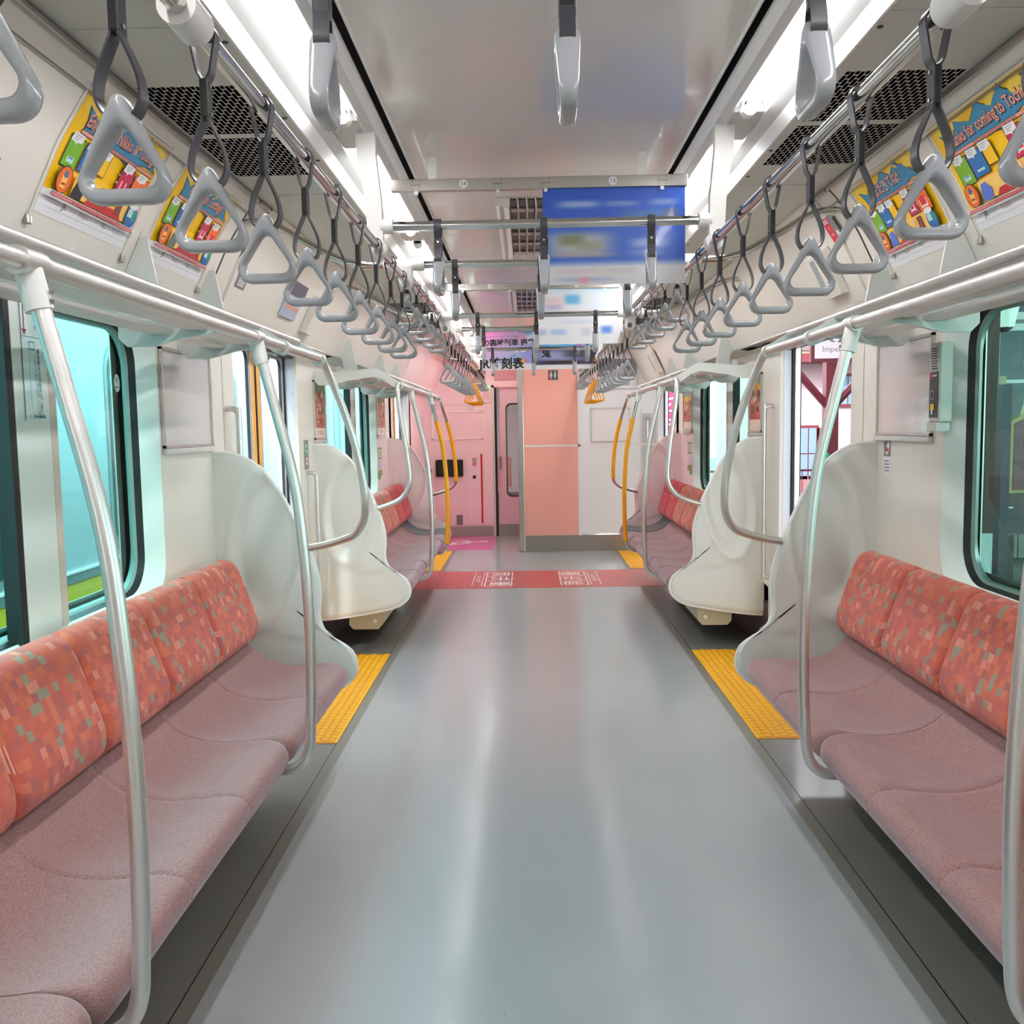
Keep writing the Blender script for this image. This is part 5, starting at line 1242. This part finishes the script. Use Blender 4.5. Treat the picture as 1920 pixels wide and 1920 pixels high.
for a, b in ((2.6, 3.7), (4.3, 5.76), (7.1, 8.6), (9.2, 10.4), (13.6, 15.2), (15.5, 17.4)):
    m = MB(); I = rrect((a+b)/2, 1.28, (b-a)/2, .84, .26, 6); J = rrect((a+b)/2, 1.28, (b-a)/2-.06, .78, .2, 6)
    m.add([(.004, y, z) for y, z in I], [list(range(len(I)))], mat('train_win_frame', (130, 142, 142), .4, 0)); w_ = m.build('window', t, sm=False)
    m = MB(); m.add([(.008, y, z) for y, z in J], [list(range(len(J)))], TD); m.box(.009, .012, a+.5, a+.9, 1.0, 1.75, mat('building_through_pane', (170, 176, 180), .5)); m.build('pane', w_, sm=False)  # pale patch on the pane stands for a building seen through it

# outside, ground
mb = MB(); mb.box(1.56, 22, -8, 40, -.30, -.04, mat('platform', (96, 102, 98), .7)); struct(mb.build('ground_platform', sm=False))
mb = MB(); mb.box(-22, 1.56, -8, 40, -1.2, -1.0, mat('ballast', (120, 112, 104), .9, bump=(20, .6, .05))); struct(mb.build('ground_track', sm=False))
mb = MB(); mb.box(1.62, 2.0, -6, 30, -.04, -.032, TY); struct(mb.build('ground_line', sm=False))
mb = MB(); mb.box(1.9, 14, -8, 10.9, 3.3, 3.4, mat('canopy_dark', (96, 80, 74), .7)); struct(mb.build('ceiling_canopy_sky_block', sm=False))  # platform canopy roof, added to block sky and sun on the right
# outside, right: station building seen through the open door
SW = mat('station_pink', (188, 160, 166), .7); SB = mat('station_maroon', (110, 34, 48), .6); SWN = mat('station_window', (120, 140, 166), .4); SO = mat('station_orange', (180, 126, 98), .7)
t = thing('station_building', 'pale pink station building with maroon trim seen through the open door', 'building', (0, 17, 0))
MB().box(4.2, 9.5, 0, 4, -.04, 5.2, SW).build('wall', t, sm=False)
m = MB(); m.box(4.0, 9.6, -.5, 0, 2.45, 2.6, SB); m.box(4.0, 9.6, -.45, 0, 2.6, 2.95, SO); m.box(4.0, 9.6, -.6, 0, 2.95, 3.1, SW); m.build('eaves', t, sm=False)
for x, z, w_, h in ((5.6, 1.7, .30, .52), (4.9, .35, .30, .95), (5.25, .35, .3, .9)):
    m = MB(); m.box(x-.04, x+w_+.04, -.04, 0, z-.04, z+h+.04, SB); f = m.build('window', t, sm=False)
    m = MB(); 
    for a in (0, 1):
        for b in (0, 1): m.box(x+a*w_/2+.01, x+(a+1)*w_/2-.01, -.05, -.04, z+b*h/2+.01, z+(b+1)*h/2-.01, SWN)
    m.build('pane', f, sm=False)
m = MB(); m.box(4.2, 9.5, -.05, 0, -.04, .42, mat('station_base', (160, 100, 108), .7)); m.build('base', t, sm=False)
t = thing('platform_post', 'maroon timber canopy post with diagonal braces outside the open door', 'column', (3.83, 12.0, 0))
MB().box(-.08, .08, -.08, .08, -.04, 3.4, SB).build('post', t, sm=False)
m = MB(); m.tube([(0, 0, 1.55), (.75, 0, 2.35)], .05, SB, 6); m.tube([(0, 0, 1.55), (-.7, 0, 2.35)], .05, SB, 6); m.build('brace', t, sm=False); MB().box(-2.5, 3, -.1, .1, 2.3, 2.48, SW).build('beam', t, sm=False)
MB().box(-.16, -.05, -.14, -.09, .62, 1.0, mat('green_poster', (30, 170, 110), .4)).build('green_plate', t, sm=False)
t = thing('station_sign', 'hanging platform sign reading Imperial Suite with an arrow, outside the open door', 'sign', (0, 10.5, 0))
MB().box(3.12, 4.25, 0, .06, 2.06, 2.60, SB).build('frame', t, sm=False)
m = MB(); m.box(3.3, 3.33, .02, .05, 2.6, 3.3, SB); m.box(4.0, 4.03, .02, .05, 2.6, 3.3, SB); m.build('hangers', t, sm=False)
sh = Sheet(lambda u, v, h: (3.16+u, -.002-h, 2.10+v)); sh.rect(0, 0, 1.05, .46, mat('sign_rose', (238, 222, 228), .5)); PL = mat('ink_plum', (90, 40, 56), .5)
sh.text('貴賓室', .34, .25, .19, INK, sx=1.05); sh.text('Imperial Suite', .33, .10, .09, mat('ink_rosegrey', (150, 110, 120), .5)); sh.poly([(.60, .17), (.80, .17), (.82, .15), (.72, .05), (.68, .05), (.76, .13), (.60, .145)], PL); sh.build('lettering', t)
t = thing('platform_fence', 'low maroon platform fence outside the open door', 'fence', (0, 13.6, 0))
m = MB(); m.box(2.6, 7, 0, .03, .68, .71, SB); m.box(2.6, 7, 0, .03, .1, .13, SB); m.build('rails', t, sm=False); m = MB()
for k_ in range(30): m.box(2.6+k_*.15, 2.61+k_*.15, 0, .015, -.04, .7, SB)
m.build('bars', t, sm=False)
t = thing('gate_post', 'dark gate post at the end of the platform fence', 'post', (4.62, 13.5, 0)); MB().box(-.05, .05, -.05, .05, -.04, 1.0, DG).build('post', t, sm=False)
t = thing('event_banner', 'magenta banner with white marks outside the far right door', 'banner', (2.35, 15.5, 0))
MB().box(-.45, -.41, 0, .04, -.04, 3.0, STEEL).build('pole', t, sm=False); MB().box(-.41, .4, 0, .02, .3, 2.9, mat('magenta', (170, 46, 96), .5)).build('cloth', t, sm=False)
sh = Sheet(lambda u, v, h: (-.2+u, -.002-h, v)); vtext(sh, 'ようこそ日光へ', .1, 2.6, .36, PAPER, .34); sh.build('lettering', t)
# outside right window: waiting room front, lamp, bench, sign board
t = thing('waiting_room', 'station waiting room with tall white-framed windows outside the right window', 'building', (0, 9.6, 0))
GW = mat('wr_wall', (150, 146, 140), .7); CURT = mat('wr_curtain', (196, 180, 150), .8); WRG = mat('wr_glass', (70, 90, 96), .3)
MB().box(4.55, 12, 0, 3, -.04, 4.5, GW).build('wall', t, sm=False)
for x, z0, h in ((4.72, 1.25, 1.05), (5.42, 1.25, 1.05), (4.72, 2.45, .45), (5.42, 2.45, .45), (6.2, 1.25, 1.05), (6.2, 2.45, .45)):
    m = MB(); m.box(x-.05, x+.60, -.05, 0, z0-.06, z0+h+.05, TRIMW); f = m.build('window', t, sm=False)
    m = MB()
    for a in (0, 1):
        for b in ((0, 1) if h > .6 else (0,)): m.box(x+a*.28+.015, x+(a+1)*.28-.015, -.06, -.05, z0+b*h/2+.015, z0+(b+1)*(h/2 if h > .6 else h)-.02, WRG); 
        m.box(x+a*.28+.015, x+a*.28+.08, -.064, -.06, z0+.015, z0+h*.55, CURT)
    m.build('pane', f, sm=False)
m = MB()
for k_ in range(40): m.box(4.55+k_*.15, 4.69+k_*.15, -.02, 0, -.04, .82, mat('wainscot', (140, 140, 134), .6))
m.box(4.5, 12, -.06, 0, .82, 1.12, TRIMW); m.build('wainscot', t, sm=False)
t = thing('canopy_column', 'dark timber canopy column with pale foot outside the right window', 'column', (3.86, 8.0, 0))
MB().box(-.06, .06, -.06, .06, .42, 3.3, mat('timber_dark', (84, 66, 62), .7)).build('shaft', t, sm=False); MB().box(-.065, .065, -.065, .065, -.04, .42, mat('foot_pale', (196, 214, 214), .6)).build('foot', t, sm=False)
t = thing('wall_lantern', 'white glass lantern hanging outside the right window', 'lamp', (4.18, 8.4, 2.42))
m = MB(); m.tube([(0, 0, -.22), (0, 0, 0)], [.085, .13], mat('lantern_glass', (226, 232, 226), .4, emit=.2), 6); m.build('glass', t, sm=False)
m = MB(); m.tube([(0, 0, 0), (0, 0, .06), (0, 0, .5)], [.15, .02, .02], DG, 6); m.tube([(0, 0, -.26), (0, 0, -.22)], [.03, .085], DG, 6); m.build('cap', t, sm=False)
t = thing('platform_bench', 'slatted metal bench on the platform outside the right window', 'bench', (4.07, 8.3, 0))
m = MB()
for k_ in range(5): m.box(-.1, .34, .0+k_*.02, .02+k_*.02, .50+k_*.08, .54+k_*.08, ALU)
for k_ in range(4): m.box(-.1, .34, -.30+k_*.08, -.24+k_*.08, .42, .44, ALU)
m.build('slats', t, sm=False); m = MB(); m.tube([(-.1, -.3, .42), (-.1, 0, .42), (-.1, .1, .88)], .02, DG, 8); m.tube([(.34, -.3, .42), (.34, 0, .42), (.34, .1, .88)], .02, DG, 8); m.box(.08, .16, -.1, -.02, -.04, .42, DG); m.build('frame', t)
t = thing('direction_board', 'dark arched sign board with gold border and pictograms outside the right window', 'sign', (3.14, 6.2, 0))
m = MB(); m.xz([(.0, .9), (.9, .9), (.9, 1.75), (.45, 1.85), (.12, 1.55), (.08, 1.42), (0, 1.38)], 0, .05, mat('board_gold', (176, 160, 110), .5)); m.xz([(.02, .92), (.88, .92), (.88, 1.72), (.45, 1.82), (.13, 1.52), (.10, 1.40), (.02, 1.36)], -.008, 0, mat('board_plum', (112, 76, 84), .5)); m.build('board', t, sm=False)
m = MB(); m.box(-.06, -.0, 0, .08, -.04, 1.62, mat('post_blue', (56, 62, 72), .5)); m.build('post', t, sm=False)
m = MB(); m.box(.0, .9, .01, .05, .62, .9, DG); m.build('lower_board', t, sm=False)
sh = Sheet(lambda u, v, h: (u, .008-h, v)); sh.text('← ♀♂', .16, .80, .12, PAPER); sh.build('pictograms', t)
